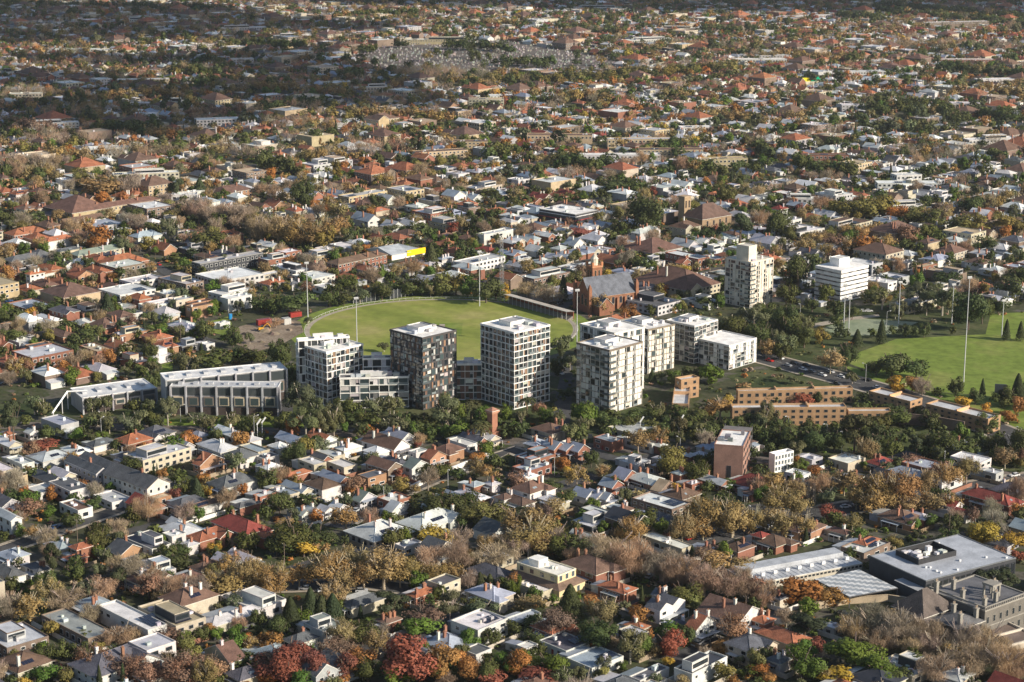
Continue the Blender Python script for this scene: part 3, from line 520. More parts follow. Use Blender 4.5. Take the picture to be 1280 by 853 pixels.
def pane(face, a0, a1, z0, z1, off, col=GLS, m='glass', fr=None):
    """a window: frame and glass on the -y or -x face at off"""
    b = MB(); t = .1
    if face == 'y':
        b.box(a0, a1, off-.08, off-.002, z0, z1, fr or (.12,.12,.13), 'metal')
        b.poly([(a0+t,off-.09,z0+t),(a1-t,off-.09,z0+t),(a1-t,off-.09,z1-t),(a0+t,off-.09,z1-t)], col, m)
    elif face == 'x':
        b.box(off-.08, off-.002, a0, a1, z0, z1, fr or (.12,.12,.13), 'metal')
        b.poly([(off-.09,a1-t,z0+t),(off-.09,a0+t,z0+t),(off-.09,a0+t,z1-t),(off-.09,a1-t,z1-t)], col, m)
    elif face == 'X':
        b.box(off+.002, off+.08, a0, a1, z0, z1, fr or (.12,.12,.13), 'metal')
        b.poly([(off+.09,a0+t,z0+t),(off+.09,a1-t,z0+t),(off+.09,a1-t,z1-t),(off+.09,a0+t,z1-t)], col, m)
    else:
        b.box(a0, a1, off+.002, off+.08, z0, z1, fr or (.12,.12,.13), 'metal')
        b.poly([(a1-t,off+.09,z0+t),(a0+t,off+.09,z0+t),(a0+t,off+.09,z1-t),(a1-t,off+.09,z1-t)], col, m)
    return b

def tower(name, label, cat, lm, L, N, Rr, nb, floors, bay, slab, colc, panels, glassf, slab_h=.40, out=.35, colw=.22, cole=1, roofc=(.72,.71,.69), corner=False, seed=1, plant=8, slit=None, group=None, wallc=(.10,.09,.085)):
    r = random.Random(seed); cx, cy, w, d, h, rz = roofquad(L, N, Rr, nb)
    p = thing(name, label, cat, (cx, cy, 0), rz, group); claim(cx, cy, w/2+2, d/2+2, rz); LM.append((*N, lm))
    fh = h/floors; x0, x1, y0, y1 = -w/2, w/2, -d/2, d/2
    wl = MB(); wl.box(x0, x1, y0, y1, 0, h-.3, wallc); wins = []
    shades = [GLS, (.03,.045,.05), (.015,.018,.02), (.06,.085,.09), (.025,.03,.03)]
    for f in range(floors-1, -1, -1):
        z0, z1 = f*fh+.25, (f+1)*fh-.12
        for face, ln, off in (('y', w, y0), ('x', d, x0), ('Y', w, y1), ('X', d, x1)):
            n = max(2, int(round(ln/bay))); bw = ln/n
            for k in range(n):
                a0, a1 = -ln/2+k*bw+.15, -ln/2+(k+1)*bw-.15
                t = r.random()-(.28 if slit and face == 'x' else 0); pc = jit(r.choice(panels), .12 if not slit else .05, r)
                g0, g1 = (a0, a1) if t < glassf else (a0, a0+(a1-a0)*r.choice(slit or [.4, .5, .6]))
                if t >= glassf and (r.random() < .5 if not slit else k % 2): g0, g1 = a1-(g1-g0), a1
                def pan(b0, b1):
                    if b1-b0 < .2: return
                    q = .03 if face in 'yx' else -.03
                    if face == 'y': wl.box(b0, b1, off-.05, off-.001, z0, z1, pc)
                    elif face == 'x': wl.box(off-.05, off-.001, b0, b1, z0, z1, pc)
                    elif face == 'Y': wl.box(b0, b1, off+.001, off+.05, z0, z1, pc)
                    else: wl.box(off+.001, off+.05, b0, b1, z0, z1, pc)
                pan(a0, g0); pan(g1, a1)
                if slit and t >= glassf and r.random() < .06:
                    pan(g0, g1); continue
                wb = pane(face, g0, g1, z0+(.35 if r.random() < .4 else .02), z1, off, r.choice(shades))
                q = r.random()
                if q < .28 and face in 'yx':        # a blind half drawn, or a balcony rail in front of the glass
                    zb = z1-(z1-z0)*r.uniform(.3, .7); bc = jit((.42,.41,.38), .3, r)
                    if face == 'y': wb.poly([(g0+.1, off-.1, zb), (g1-.1, off-.1, zb), (g1-.1, off-.1, z1-.1), (g0+.1, off-.1, z1-.1)], bc)
                    else: wb.poly([(off-.1, g1-.1, zb), (off-.1, g0+.1, zb), (off-.1, g0+.1, z1-.1), (off-.1, g1-.1, z1-.1)], bc)
                elif q < .62 and face in 'yx':
                    if face == 'y': wb.box(g0-.1, g1+.1, off-out-.1, off-out-.04, z0+.1, z0+1.05, (.20,.23,.24), 'glass', bottom=True)
                    else: wb.box(off-out-.1, off-out-.04, g0-.1, g1+.1, z0+.1, z0+1.05, (.20,.23,.24), 'glass', bottom=True)
                if face in 'yx': wins.append(wb)
                else: wl.append(wb)
    wl.build('wall', p)
    stand(wins, p)
    for f in range(0, floors+1):
        z = f*fh; m = MB(); o = out
        if f == floors: continue
        m.box(x0-o, x1+o, y0-o, y1+o, z-slab_h*.5+.2, z+slab_h*.5+.2, jit(slab, .04, r), 'wall', bottom=True); m.build('floor_slab', p)
    for ln, face in ((w, 'y'), (d, 'x')):
        n = max(2, int(round(ln/bay)))
        for k in range(0, n+1, cole):
            a = -ln/2+k*ln/n; m = MB(); q = out-.03 if out > .2 else .2
            if face == 'y': m.box(a-colw/2, a+colw/2, y0-q-.06, y0-.005, 0.3, h-.1, colc)
            else:
                if k == 0: continue
                m.box(x0-q-.06, x0-.005, a-colw/2, a+colw/2, 0.3, h-.1, colc)
            m.build('column', p)
    rf = MB(); rf.box(x0-out-.05, x1+out+.05, y0-out-.05, y1+out+.05, h-.4, h, slab, 'wall', bottom=True); rf.flat(x0-out, x1+out, y0-out, y1+out, h, roofc, slab, .5, .35)
    ro = rf.build('roof', p)
    if plant:
        a, b = w*.2, d*.18; m = MB(); m.box(-a, a, -b*.4, b*1.6, h+.03, h+1.9, jit((.62,.61,.6), .1, r), 'metal', top=(.5,.5,.5)); m.flat(-a, a, -b*.4, b*1.6, h+1.9, (.35,.35,.36), (.62,.61,.6), .4, .2); m.build('lift_overrun', ro)
        roof_plant(p, w, d, h, plant, r, ro)
    if corner:
        for f in range(1, floors):
            m = MB(); z = f*fh; m.box(x0-1.1, x0+3.2, y0-1.1, y0-.3, z-.05, z+.3, slab, bottom=True); m.box(x0-1.1, x0-.3, y0-.3, y0+3.2, z-.05, z+.3, slab, bottom=True)
            for q in ((x0-1.1, x0+3.2, y0-1.08, y0-1.02), (x0-1.08, x0-1.02, y0-1.02, y0+3.2)): m.box(*q, z+.3, z+1.15, (.08,.10,.11), 'glass')
            m.build('balcony', p)
    return p, (cx, cy, w, d, h, rz)

WH = (.74,.73,.70); BRN = (.24,.15,.10); TAN = (.42,.33,.24); CRM = (.58,.57,.53)
tower('apartment_tower', 'white gridded apartment block beside the long low townhouse rows', 'apartment tower', 'white gridded apartment block', (370.5,432.5), (409.5,441), (453,433), 508, 8, 2.7, WH, WH, [(.16,.12,.10), BRN, (.35,.34,.33), (.08,.08,.085)], .45, seed=3)
tower('apartment_tower', 'low rear wing with pale louvred roof behind the white gridded block', 'apartment block', 'pale louvred roof wing', (371,424), (375,426), (436,422), 500, 7, 3, WH, WH, [(.5,.5,.5), (.3,.3,.3)], .5, seed=4, plant=5)
tower('apartment_block', 'four storey white framed apartment block with dark rooftop plant', 'apartment block', 'four storey white framed block', (424,469), (426,473.5), (510,473), 511, 4, 4.2, WH, WH, [(.45,.45,.44), (.12,.12,.12), (.6,.58,.55)], .55, seed=5, roofc=(.12,.12,.13), plant=9)
tower('apartment_block', 'pale three window wide link building with rooftop planting', 'apartment block', 'pale link building', (453,446), (455,449), (488,449), 500, 5, 4.2, WH, WH, [(.5,.5,.5), (.16,.13,.12)], .5, seed=6, roofc=(.10,.11,.11), plant=3)
tower('apartment_tower', 'dark brown patchwork tower with black balconies and white roof', 'apartment tower', 'dark brown patchwork tower', (487.5,415.5), (529,423.5), (570,416), 513, 11, 2.6, (.07,.065,.065), (.05,.05,.052), [(.20,.115,.07), (.24,.14,.085), (.045,.045,.05), (.06,.06,.065), (.14,.09,.07), (.42,.41,.39), (.27,.18,.12)], .38, slab_h=.3, out=.18, colw=.18, cole=2, corner=True, seed=8, wallc=(.06,.055,.055))
tower('apartment_block', 'brown five storey link block between the dark tower and tall white tower', 'apartment block', 'brown link block', (570,452), (571,456), (602,456), 500, 5, 4.6, (.66,.65,.62), (.66,.65,.62), [(.13,.075,.05), (.15,.085,.06)], .12, slab_h=.3, out=.2, seed=9, roofc=(.62,.62,.61), plant=3)
tower('apartment_tower', 'tallest white gridded tower with brown panels overlooking the oval', 'apartment tower', 'tallest white gridded tower', (601.5,406), (642.5,416.5), (686.5,407.5), 512, 12, 2.75, WH, WH, [(.21,.135,.09), (.25,.165,.11), (.10,.10,.10), (.16,.11,.08)], .45, seed=10)
tower('apartment_tower', 'cream panelled tower with dark corner balconies and white podium canopy', 'apartment tower', 'cream panelled tower', (721,430.5), (761,439), (803,429.5), 518, 10, 2.7, (.17,.14,.11), (.62,.59,.52), [CRM, (.60,.59,.55)], .10, slab_h=.22, out=.15, colw=.16, cole=2, corner=True, seed=11, slit=[.30, .36], roofc=(.74,.73,.71), wallc=(.4,.37,.3))
tower('apartment_tower', 'white slab apartment block standing close behind the cream panelled tower', 'apartment block', 'white slab block', (725,408), (767,417.5), (806,411), 495, 9, 2.7, (.62,.60,.54), (.66,.64,.58), [WH, (.68,.66,.62)], .12, slab_h=.25, out=.15, colw=.18, cole=2, seed=12, slit=[.30, .36], roofc=(.74,.73,.71))
tower('apartment_tower', 'white apartment block with long sunlit side facing the tree filled court', 'apartment block', 'white court side block', (770,403), (809,413), (843.5,407), 468, 8, 2.7, (.20,.17,.13), (.62,.60,.54), [(.66,.63,.56), (.62,.58,.50)], .12, slab_h=.22, out=.15, colw=.18, cole=2, seed=13, slit=[.30, .36], roofc=(.74,.73,.71))
tower('apartment_tower', 'white roofed block with a dark shaded side behind the low white block', 'apartment block', 'dark sided block', (832.5,402.5), (867,408.5), (897,402), 455, 7, 3, (.62,.60,.56), (.6,.58,.54), [(.62,.59,.53), (.1,.1,.1)], .35, slab_h=.22, out=.15, seed=14, slit=[.30, .36], roofc=(.74,.73,.71), corner=True)
tower('apartment_block', 'low white block with plain white roof beside the car lined road', 'apartment block', 'low white block', (868,426.5), (910.5,433), (945.5,427), 463, 5, 3.0, (.64,.63,.60), (.64,.63,.60), [(.66,.64,.60), WH], .26, slab_h=.22, out=.12, seed=15, slit=[.30, .36], roofc=(.80,.79,.77), plant=0)
tower('residential_tower', 'slender cream concrete tower with stacked balconies and a roof lift block', 'apartment tower', 'cream concrete tower', (907.5,325.5), (937,329), (966.5,326), 386, 10, 3.4, (.62,.56,.47), (.60,.54,.45), [(.60,.54,.46), (.64,.58,.49)], .12, slab_h=.2, out=.06, colw=.5, slit=[.42], seed=16, roofc=(.6,.57,.5), corner=True, plant=3, wallc=(.58,.52,.43))

def simple_box(name, label, cat, lm, L, N, Rr, nb, wallc, roofc, roofm='membrane', par=.4, edge=None, group=None):
    cx, cy, w, d, h, rz = roofquad(L, N, Rr, nb)
    p = thing(name, label, cat, (cx, cy, 0), rz, group); claim(cx, cy, w/2+1, d/2+1, rz)
    if lm: LM.append((*N, lm))
    m = MB(); m.box(-w/2, w/2, -d/2, d/2, 0, h, wallc); m.build('wall', p)
    m = MB(); m.flat(-w/2-.05, w/2+.05, -d/2-.05, d/2+.05, h, roofc, edge or wallc, par, .35, roofm); ro = m.build('roof', p)
    return p, ro, w, d, h

# lift block on the cream tower, white banded office
q = simple_box('lift_tower', 'cream lift tower rising from the roof of the cream concrete tower', 'lift tower', None, (922,306), (934,309), (945,306.5), 384, (.62,.57,.48), (.6,.57,.5))
p, ro, w, d, h = simple_box('office_block', 'white office block with dark ribbon windows beside the tennis courts', 'office block', 'white office block', (1020.5,331), (1050,340), (1084.5,328.5), 378, (.10,.10,.11), (.55,.52,.46), edge=(.76,.75,.73))
fl = 7
for f in range(fl+1):
    m = MB(); z = f*h/fl; m.box(-w/2-.4, w/2+.4, -d/2-.4, d/2+.4, z-.9, z+.75, (.76,.75,.73), bottom=True); m.build('spandrel', p)
ws = []
for f in range(fl):
    z0 = f*h/fl+.8; z1 = (f+1)*h/fl-.95
    for face, ln, off in (('y', w, -d/2), ('x', d, -w/2)):
        n = int(ln/3)
        for k in range(n): ws.append(pane(face, -ln/2+k*ln/n+.1, -ln/2+(k+1)*ln/n-.1, z0, z1, off, random.Random(f*31+k).choice([GLS, (.3,.3,.3), (.05,.06,.07)])))
stand(ws, p)
m = MB(); m.box(-5, 4, -2, 5, h, h+5.2, (.78,.77,.75)); m.flat(-5, 4, -2, 5, h+5.2, (.6,.6,.58), (.78,.77,.75), .3, .2); m.build('plant_room', p)

def row_units(name, label, lm, L, N, Rr, nb, n, fl, wallc, roofc, tan, group):
    """a row of modern townhouses: the long front is the -x face (N to L) or the -y face (N to R), whichever is longer"""
    cx, cy, w, d, h, rz = roofquad(L, N, Rr, nb); r = random.Random(int(N[0]))
    p = thing(name, label, 'townhouses', (cx, cy, 0), rz, group); claim(cx, cy, w/2+2, d/2+2, rz); LM.append(((L[0]+Rr[0])/2, N[1]+10, lm))
    m = MB(); m.box(-w/2, w/2, -d/2, d/2, 0, h, wallc); m.build('wall', p)
    rf = MB(); rf.flat(-w/2-.2, w/2+.2, -d/2-.3, d/2+.2, h, roofc, (.62,.62,.62), .35, .3, 'sheet')
    ro = rf.build('roof', p); face, ln, off = ('y', w, -d/2) if w > d else ('x', d, -w/2); b = ln/n; fh = h/fl
    def fbox(a0, a1, o0, o1, z0, z1, c, mm='wall'):
        q = MB()
        if face == 'y': q.box(a0, a1, off-o1, off-o0, z0, z1, c, mm, bottom=True)
        else: q.box(off-o1, off-o0, a0, a1, z0, z1, c, mm, bottom=True)
        return q
    for k in range(n+1):
        fbox(-ln/2+k*b-.35, -ln/2+k*b+.35, .004, 1.1, 0, h+.3, jit((.33,.33,.35), .08, r)).build('party_wall', p)
    for k in range(n):
        a = -ln/2+k*b
        up = pane(face, a+.6, a+b-.6, h-fh*.95, h-.5, off, (.05,.06,.065), fr=(.16,.16,.17)); up.build('window', p)
        for f in range(1, fl-1):
            bx = fbox(a+b*.18, a+b*.82, .004, .9, f*fh+.2, f*fh+fh*.95, tan if r.random() < .75 else (.2,.16,.13)).build('bay_frame', p)
            wb = pane(face, a+b*.24, a+b*.76, f*fh+.5, f*fh+fh*.85, off-.91, (.05,.07,.07)); wb.build('window', bx)
        fbox(a+.5, a+b-.5, .01, .06, .1, fh*.85, (.06,.045,.04)).build('garage_door', p)
        m = MB(); m.box(*((a+b*.3, a+b*.6, -d*.15, d*.15) if face == 'y' else (-w*.15, w*.15, a+b*.3, a+b*.6)), h+.05, h+.9, (.42,.43,.45), 'metal'); m.build('skylight', ro)
    return p
row_units('townhouse_row', 'front row of grey townhouses with seven framed bay windows', 'front townhouse row', (213,485), (348,484.5), (352,478), 520, 7, 3, (.26,.26,.28), (.45,.46,.48), (.50,.42,.30), 'grey townhouse rows')
row_units('townhouse_row', 'rear grey townhouse row with white stepped roof and beige window frames', 'rear townhouse row', (203,467), (209,476), (358,458.5), 516, 7, 3, (.32,.32,.33), (.66,.66,.66), (.56,.48,.36), 'grey townhouse rows')
row_units('townhouse_row', 'short pale grey townhouse row near the railway footbridge', 'short townhouse row', (88,492), (104,498), (195,491), 518, 5, 3, (.34,.32,.31), (.60,.60,.60), (.45,.40,.34), 'grey townhouse rows')

# orange brick flats by the road
BRK = (.33,.205,.115)
def brick_flats(label, lm, L, N, Rr, nb, fl=3, extra=None, cat='brick flats'):
    p, ro, w, d, h = simple_box('brick_flats', label, cat, lm, L, N, Rr, nb, BRK, (.52,.53,.54), 'sheet', .8, (.36,.23,.13), 'orange brick flats by the road')
    ws = []
    for f in range(fl):
        for face, ln, off in (('y', w, -d/2), ('x', d, -w/2)):
            n = max(1, int(ln/3.6))
            for k in range(n):
                a = -ln/2+(k+.5)*ln/n; ws.append(pane(face, a-.85, a+.85, f*h/fl+h/fl*.3, f*h/fl+h/fl*.82, off, GLS, fr=(.25,.2,.15)))
    stand(ws, p, 90)
    for k in range(int(max(w, d)/22)):
        m = MB(); t = (k+1)/(int(max(w, d)/22)+1)-.5
        if w > d: m.box(w*t-.3, w*t+.3, -d/2, d/2, h, h+1.5, (.55,.33,.18))
        else: m.box(-w/2, w/2, d*t-.3, d*t+.3, h, h+1.5, (.55,.33,.18))
        m.build('firewall', p)
    return p
brick_flats('orange brick flats ending toward the railway, beside the cream panelled tower', 'narrow orange brick flats', (840,507), (860,507), (875,481), 520, 2)
brick_flats('taller orange brick stair block at the rear of the narrow brick flats', None, (843,474), (851,477), (874,474), 500, 3)
brick_flats('upper long orange brick flats below the car lined road', 'upper long brick flats', (919,488), (922,491), (1066,491), 508, 2)
brick_flats('lower long orange brick flats with stepped parapets above the dark trees', 'lower long brick flats', (912,507), (915,512), (1058,513), 533, 3)
brick_flats('short orange brick wing continuing the lower long flats', 'short brick wing', (1058,512), (1060,516), (1114,516), 530, 2)
brick_flats('angled orange brick flats with a tall sunlit end wall', 'angled brick flats', (1086,490), (1137,504), (1153,499), 521, 3)
brick_flats('farthest orange brick flats descending the road toward the scoreboard', 'farthest brick flats', (1157,507), (1234,526), (1251,521), 543, 3)

# pink brick office with a metal frame, by the railway
p, ro, w, d, h = simple_box('brick_office', 'pinkish brick block with a white roof and plant beside the railway trees', 'office', 'pink brick block', (893,556), (928,559), (936,540), 601, (.30,.175,.135), (.72,.71,.69))
for k in range(4):
    for f in range(4): pane('y', -w/2+w*(k+.2)/4, -w/2+w*(k+.8)/4, f*h/4+.8, f*h/4+2.6, -d/2).build('window', p)
roof_plant(p, w, d, h, 5, random.Random(3), ro, (.2,.2,.21))
pane('x', -d*.1, d*.05, 1.0, 6, -w/2, (.04,.04,.045)).build('window', p)
m = MB()
for f in range(1, 5): m.box(w/2+.01, w/2+8, -d/2, d/2, f*h/4.2, f*h/4.2+.3, (.16,.15,.15), bottom=True)
for x in (w/2+.3, w/2+7.8):
    for y in (-d/2+.2, 0, d/2-.2): m.box(x-.15, x+.15, y-.15, y+.15, 0, h+.4, (.14,.13,.13), 'metal')
m.build('balcony_frame', p)
p, ro, w, d, h = simple_box('white_building', 'white three storey building with tall windows beside the pink brick block', 'building', 'white three storey building', (962,568), (968,571), (992,565), 592, (.78,.77,.74), (.6,.6,.6), par=.9)
for f in range(3):
    for k in range(6): pane('y', -w/2+w*(k+.15)/6, -w/2+w*(k+.85)/6, f*h/3+.9, f*h/3+2.6, -d/2, (.10,.12,.13), fr=(.7,.7,.7)).build('window', p)

# dark three storey block with a white roof
p, ro, w, d, h = simple_box('dark_office', 'dark glazed three storey block with white roof and red bands', 'office', 'dark glazed block with red bands', (674,263), (719,269), (748,264), 284, (.05,.05,.055), (.74,.73,.71), edge=(.3,.3,.3))
for f in range(1, 4):
    m = MB(); m.box(-w/2-.6, w/2+.6, -d/2-.6, d/2+.6, f*h/3-1.6, f*h/3-1.1, (.55,.55,.55) if f > 2 else (.30,.05,.045), bottom=True); m.build('balcony_band', p)
    for k in range(7): pane('y', -w/2+w*k/7+.2, -w/2+w*(k+1)/7-.2, f*h/3-h/3+.5, f*h/3-1.7, -d/2).build('window', p)
roof_plant(p, w, d, h, 6, random.Random(5), ro)

# yellow trimmed shed
p, ro, w, d, h = simple_box('shed', 'large grey roofed shed with bright yellow end wall', 'shed', 'yellow ended shed', (457,311), (490,320), (531,311), 326, (.70,.69,.66), (.42,.45,.48), 'sheet', .2)
m = MB(); m.box(-w*.05, w/2+.3, -d/2-.35, -d/2-.02, h*.3, h+1.6, (.80,.55,.02), 'paint'); m.build('yellow_fascia', p)
m = MB(); m.box(-w/2-.3, -w/2-.02, -d/2, d/2, h*.2, h*.95, (.75,.38,.03), 'paint'); m.build('orange_fascia', p)
m = MB(); m.box(w*.2, w*.42, -d/2-.38, -d/2-.36, 0, h*.34, (.05,.05,.05)); m.build('doorway', p)
m = MB(); m.gable(-w/2, w*.05, -d/2, d/2, h+.3, 3, 'x', (.40,.43,.46), (.6,.6,.58), 'sheet'); m.build('pitched_roof', p)

# church
def church():
    P = G(737, 393); h = 9.5; a = G(800, 383)-P; rz = math.atan2(a.y, a.x)-R(3)
    w, d = 31.0, 15.0; u = Vector((math.cos(rz), math.sin(rz))); v = Vector((-u.y, u.x)); c = P.xy+u*w/2+v*d/2
    p = thing('church', 'red brick church with a long slate roof and square tower beyond the oval', 'church', (c.x, c.y, 0), rz); claim(c.x, c.y, w/2+4, d/2+3, rz); LM.append((757, 372, 'red brick church'))
    br = (.22,.10,.06); m = MB(); m.box(-w/2, w/2, -d/2, d/2, 0, h, br)
    for x in (-w/2, w/2):
        for y in (-d/2, d/2): m.box(x-.9, x+.9, y-.9, y+.9, 0, h+5, (.26,.12,.07)); m.poly([(x-.9,y-.9,h+5),(x+.9,y-.9,h+5),(x,y,h+7.5)], br); m.poly([(x+.9,y-.9,h+5),(x+.9,y+.9,h+5),(x,y,h+7.5)], br); m.poly([(x+.9,y+.9,h+5),(x-.9,y+.9,h+5),(x,y,h+7.5)], br); m.poly([(x-.9,y+.9,h+5),(x-.9,y-.9,h+5),(x,y,h+7.5)], br)
    m.build('wall', p)
    m = MB(); m.gable(-w/2+.6, w/2-.6, -d/2, d/2, h, 9.5, 'x', (.115,.125,.15), br, 'tile', .5, (.5,.3,.18)); m.build('roof', p)
    for k in range(6):
        x = -w/2+3+k*(w-6)/5; m = MB(); m.box(x-.5, x+.5, -d/2-1.2, -d/2-.01, 0, h-2, (.27,.13,.075)); m.build('buttress', p)
    for k in range(5):
        x = -w/2+5.5+k*(w-6)/5; wn = pane('y', x-1, x+1, 4, 8, -d/2, (.03,.03,.04), fr=(.55,.42,.28)); wn.build('window', p)
    for y in (-3.5, 0, 3.5): pane('x', y-1, y+1, 4, 10 if y == 0 else 8, -w/2, (.03,.03,.04), fr=(.55,.42,.28)).build('window', p)
    m = MB(); m.gable(-w/2+2, -w/2+11, -d/2-7, -d/2+2, 5.5, 4.2, 'y', (.11,.12,.14), br, 'tile', .3); m.box(-w/2+2, -w/2+11, -d/2-7, -d/2-.02, 0, 5.5, br); m.build('transept', p)
    x, y = -w/2+17, d/2+7; m = MB(); m.box(x-3.2, x+3.2, y-3.2, y+3.2, 0, 21, (.25,.11,.06)); m.box(x-3.5, x+3.5, y-3.5, y+3.5, 21, 22, (.45,.22,.12))
    for sx in (-3, 3):
        for sy in (-3, 3): m.box(x+sx-.6, x+sx+.6, y+sy-.6, y+sy+.6, 22, 24, (.42,.18,.09))
    t = m.build('tower', p)
    m = MB(); m.cyl(x, y, 22, 25.5, 2.2, 2.0, (.55,.5,.4), 'wall', 8); m.cyl(x, y, 25.5, 28.5, 2.5, .1, (.5,.47,.4), 'tile', 8); m.build('lantern', t)
    for dx in (-1.2, 1.2): pane('y', x+dx-.6, x+dx+.6, 15, 19.5, y-3.2, (.03,.03,.03), fr=(.5,.35,.2)).build('belfry_window', t)
    for dx in (-1.2, 1.2): pane('x', y+dx-.6, y+dx+.6, 15, 19.5, x-3.2, (.03,.03,.03), fr=(.5,.35,.2)).build('belfry_window', t)
church()
def church_far():
    P = G(884, 282); p = thing('church', 'brown stone church with square tower and broad dark roof beyond the big evergreen', 'church', (P.x, P.y, 0), R(40)); claim(P.x, P.y, 16, 14, R(40)); LM.append((890, 265, 'brown stone church'))
    st = (.27,.19,.12); m = MB(); m.box(-14, 14, -9, 9, 0, 7, st); m.build('wall', p)
    m = MB(); m.hip(-14, 14, -9, 9, 7, 8.5, (.12,.075,.06), 'tile', .6); m.build('roof', p)
    m = MB(); m.box(-13, -7, 9.2, 15, 0, 19, (.33,.24,.15)); m.box(-13.3, -6.7, 8.9, 15.3, 19, 20, (.38,.28,.18)); t = m.build('tower', p)
    for x in (-11.5, -8.5): pane('y', x-.7, x+.7, 12, 17, 9.2, (.03,.03,.03), fr=(.4,.3,.2)).build('belfry_window', t)
    for x in (-9, -3, 3, 9): pane('y', x-.9, x+.9, 2, 5.5, -9, (.03,.03,.035), fr=(.45,.35,.25)).build('window', p)
church_far()

# school beside the mansion
p, ro, w, d, h = simple_box('school_building', 'long school building with a ribbed metal roof and window strip', 'school building', 'long ribbed roof school building', (908,710), (939,731), (1078,701), 740, (.50,.46,.38), (.40,.42,.45), 'sheet', .2, (.62,.62,.6))
for k in range(28): pane('y', -w/2+w*k/28+.15, -w/2+w*(k+1)/28-.15, h*.5, h*.88, -d/2, (.03,.035,.04), fr=(.6,.57,.5)).build('window', p)
for k in range(22):
    m = MB(); x = -w/2+1+k*(w-2)/21; m.box(x-.05, x+.05, -d/2+.4, d/2-.4, h+.03, h+.13, (.46,.48,.5), 'sheet'); m.build('roof_rib', ro)
for k in range(9):
    m = MB(); x = -w/2+3+k*(w-6)/8; m.box(x-.7, x+.7, -d*.2, -d*.2+.9, h+.14, h+1.3, (.7,.7,.7), 'metal'); m.build('roof_vent', ro)
m = MB(); m.box(-w/2+2, w/2-2, d*.05, d*.4, h+.04, h+1.6, (.42,.44,.47), 'sheet', top=(.40,.42,.45)); m.build('raised_roof', p)
p, ro, w, d, h = simple_box('school_hall', 'charcoal school hall with wide grey roof and black plant enclosure', 'school hall', 'charcoal school hall', (1087,701), (1156,727), (1270,706), 754, (.045,.048,.055), (.40,.42,.46), 'sheet', .25, (.16,.17,.18))
m = MB(); m.box(-w*.30, w*.12, -d*.05, d*.36, h+.04, h+.25, (.05,.05,.055))
for a in ((-w*.30, w*.12, -d*.05, -d*.05+.3), (-w*.30, w*.12, d*.36-.3, d*.36), (-w*.30, -w*.30+.3, -d*.05+.3, d*.36-.3), (w*.12-.3, w*.12, -d*.05+.3, d*.36-.3)): m.box(*a, h+.25, h+2.0, (.035,.036,.04))
pe = m.build('plant_enclosure', p); r = random.Random(8)
for k in range(14):
    m = MB(); x, y = r.uniform(-w*.27, w*.08), r.uniform(0, d*.3); m.box(x-1, x+1, y-.8, y+.8, h+.27, h+r.uniform(1.2, 2.6), jit((.6,.6,.6), .25, r), 'metal'); m.build('air_conditioner', pe)
for k in range(12): 
    m = MB(); x, y = r.uniform(-w*.45, w*.45), r.choice([r.uniform(-d*.45, -d*.15), r.uniform(d*.38, d*.47)]); m.box(x-.4, x+.4, y-.4, y+.4, h+.04, h+.6, (.62,.63,.64), 'metal'); m.build('roof_vent', ro)
for k in range(16): pane('y', -w/2+w*k/16+.3, -w/2+w*(k+1)/16-.3, 1, h-1.2, -d/2, (.02,.024,.028), fr=(.03,.03,.035)).build('window', p)
m = MB(); m.box(-w/2-4, -w/2-.02, -d/2-2, -d*.1, 0, h-2.5, (.05,.055,.065), top=(.35,.36,.38)); m.build('entrance_block', p)
# courtyard roof of glass between them
A, B, C_, D_ = (G(x, y, 4.2) for x, y in ((1018,724), (1074,712), (1122,735), (1062,746)))
c = (A+B+C_+D_)/4; p = thing('courtyard_roof', 'chequered translucent roof over the school courtyard', 'canopy roof', (c.x, c.y, 0)); claim(c.x, c.y, 10, 10, R(40))
m = MB(); n = 14
for i in range(n):
    for j in range(n):
        q = [A.lerp(B, s).lerp(D_.lerp(C_, s), t)-Vector((c.x, c.y, 0)) for s, t in ((i/n, j/n), ((i+.97)/n, j/n), ((i+.97)/n, (j+.97)/n), (i/n, (j+.97)/n))]
        m.poly(q, (.62,.63,.63) if (i*3+j) % 4 < 2 else (.30,.33,.36), 'sheet')
m.build('glazing_panel', p)
for q in (A, B, C_, D_):
    m = MB(); m.box(q.x-c.x-.2, q.x-c.x+.2, q.y-c.y-.2, q.y-c.y+.2, 0, 4.1, (.1,.1,.1), 'metal'); m.build('post', p)
for a, b in ((A, B), (B, C_), (C_, D_), (D_, A)):
    m = MB(); m.bar(a-Vector((c.x, c.y, .25)), b-Vector((c.x, c.y, .25)), .2, (.07,.07,.075)); m.build('edge_beam', p)

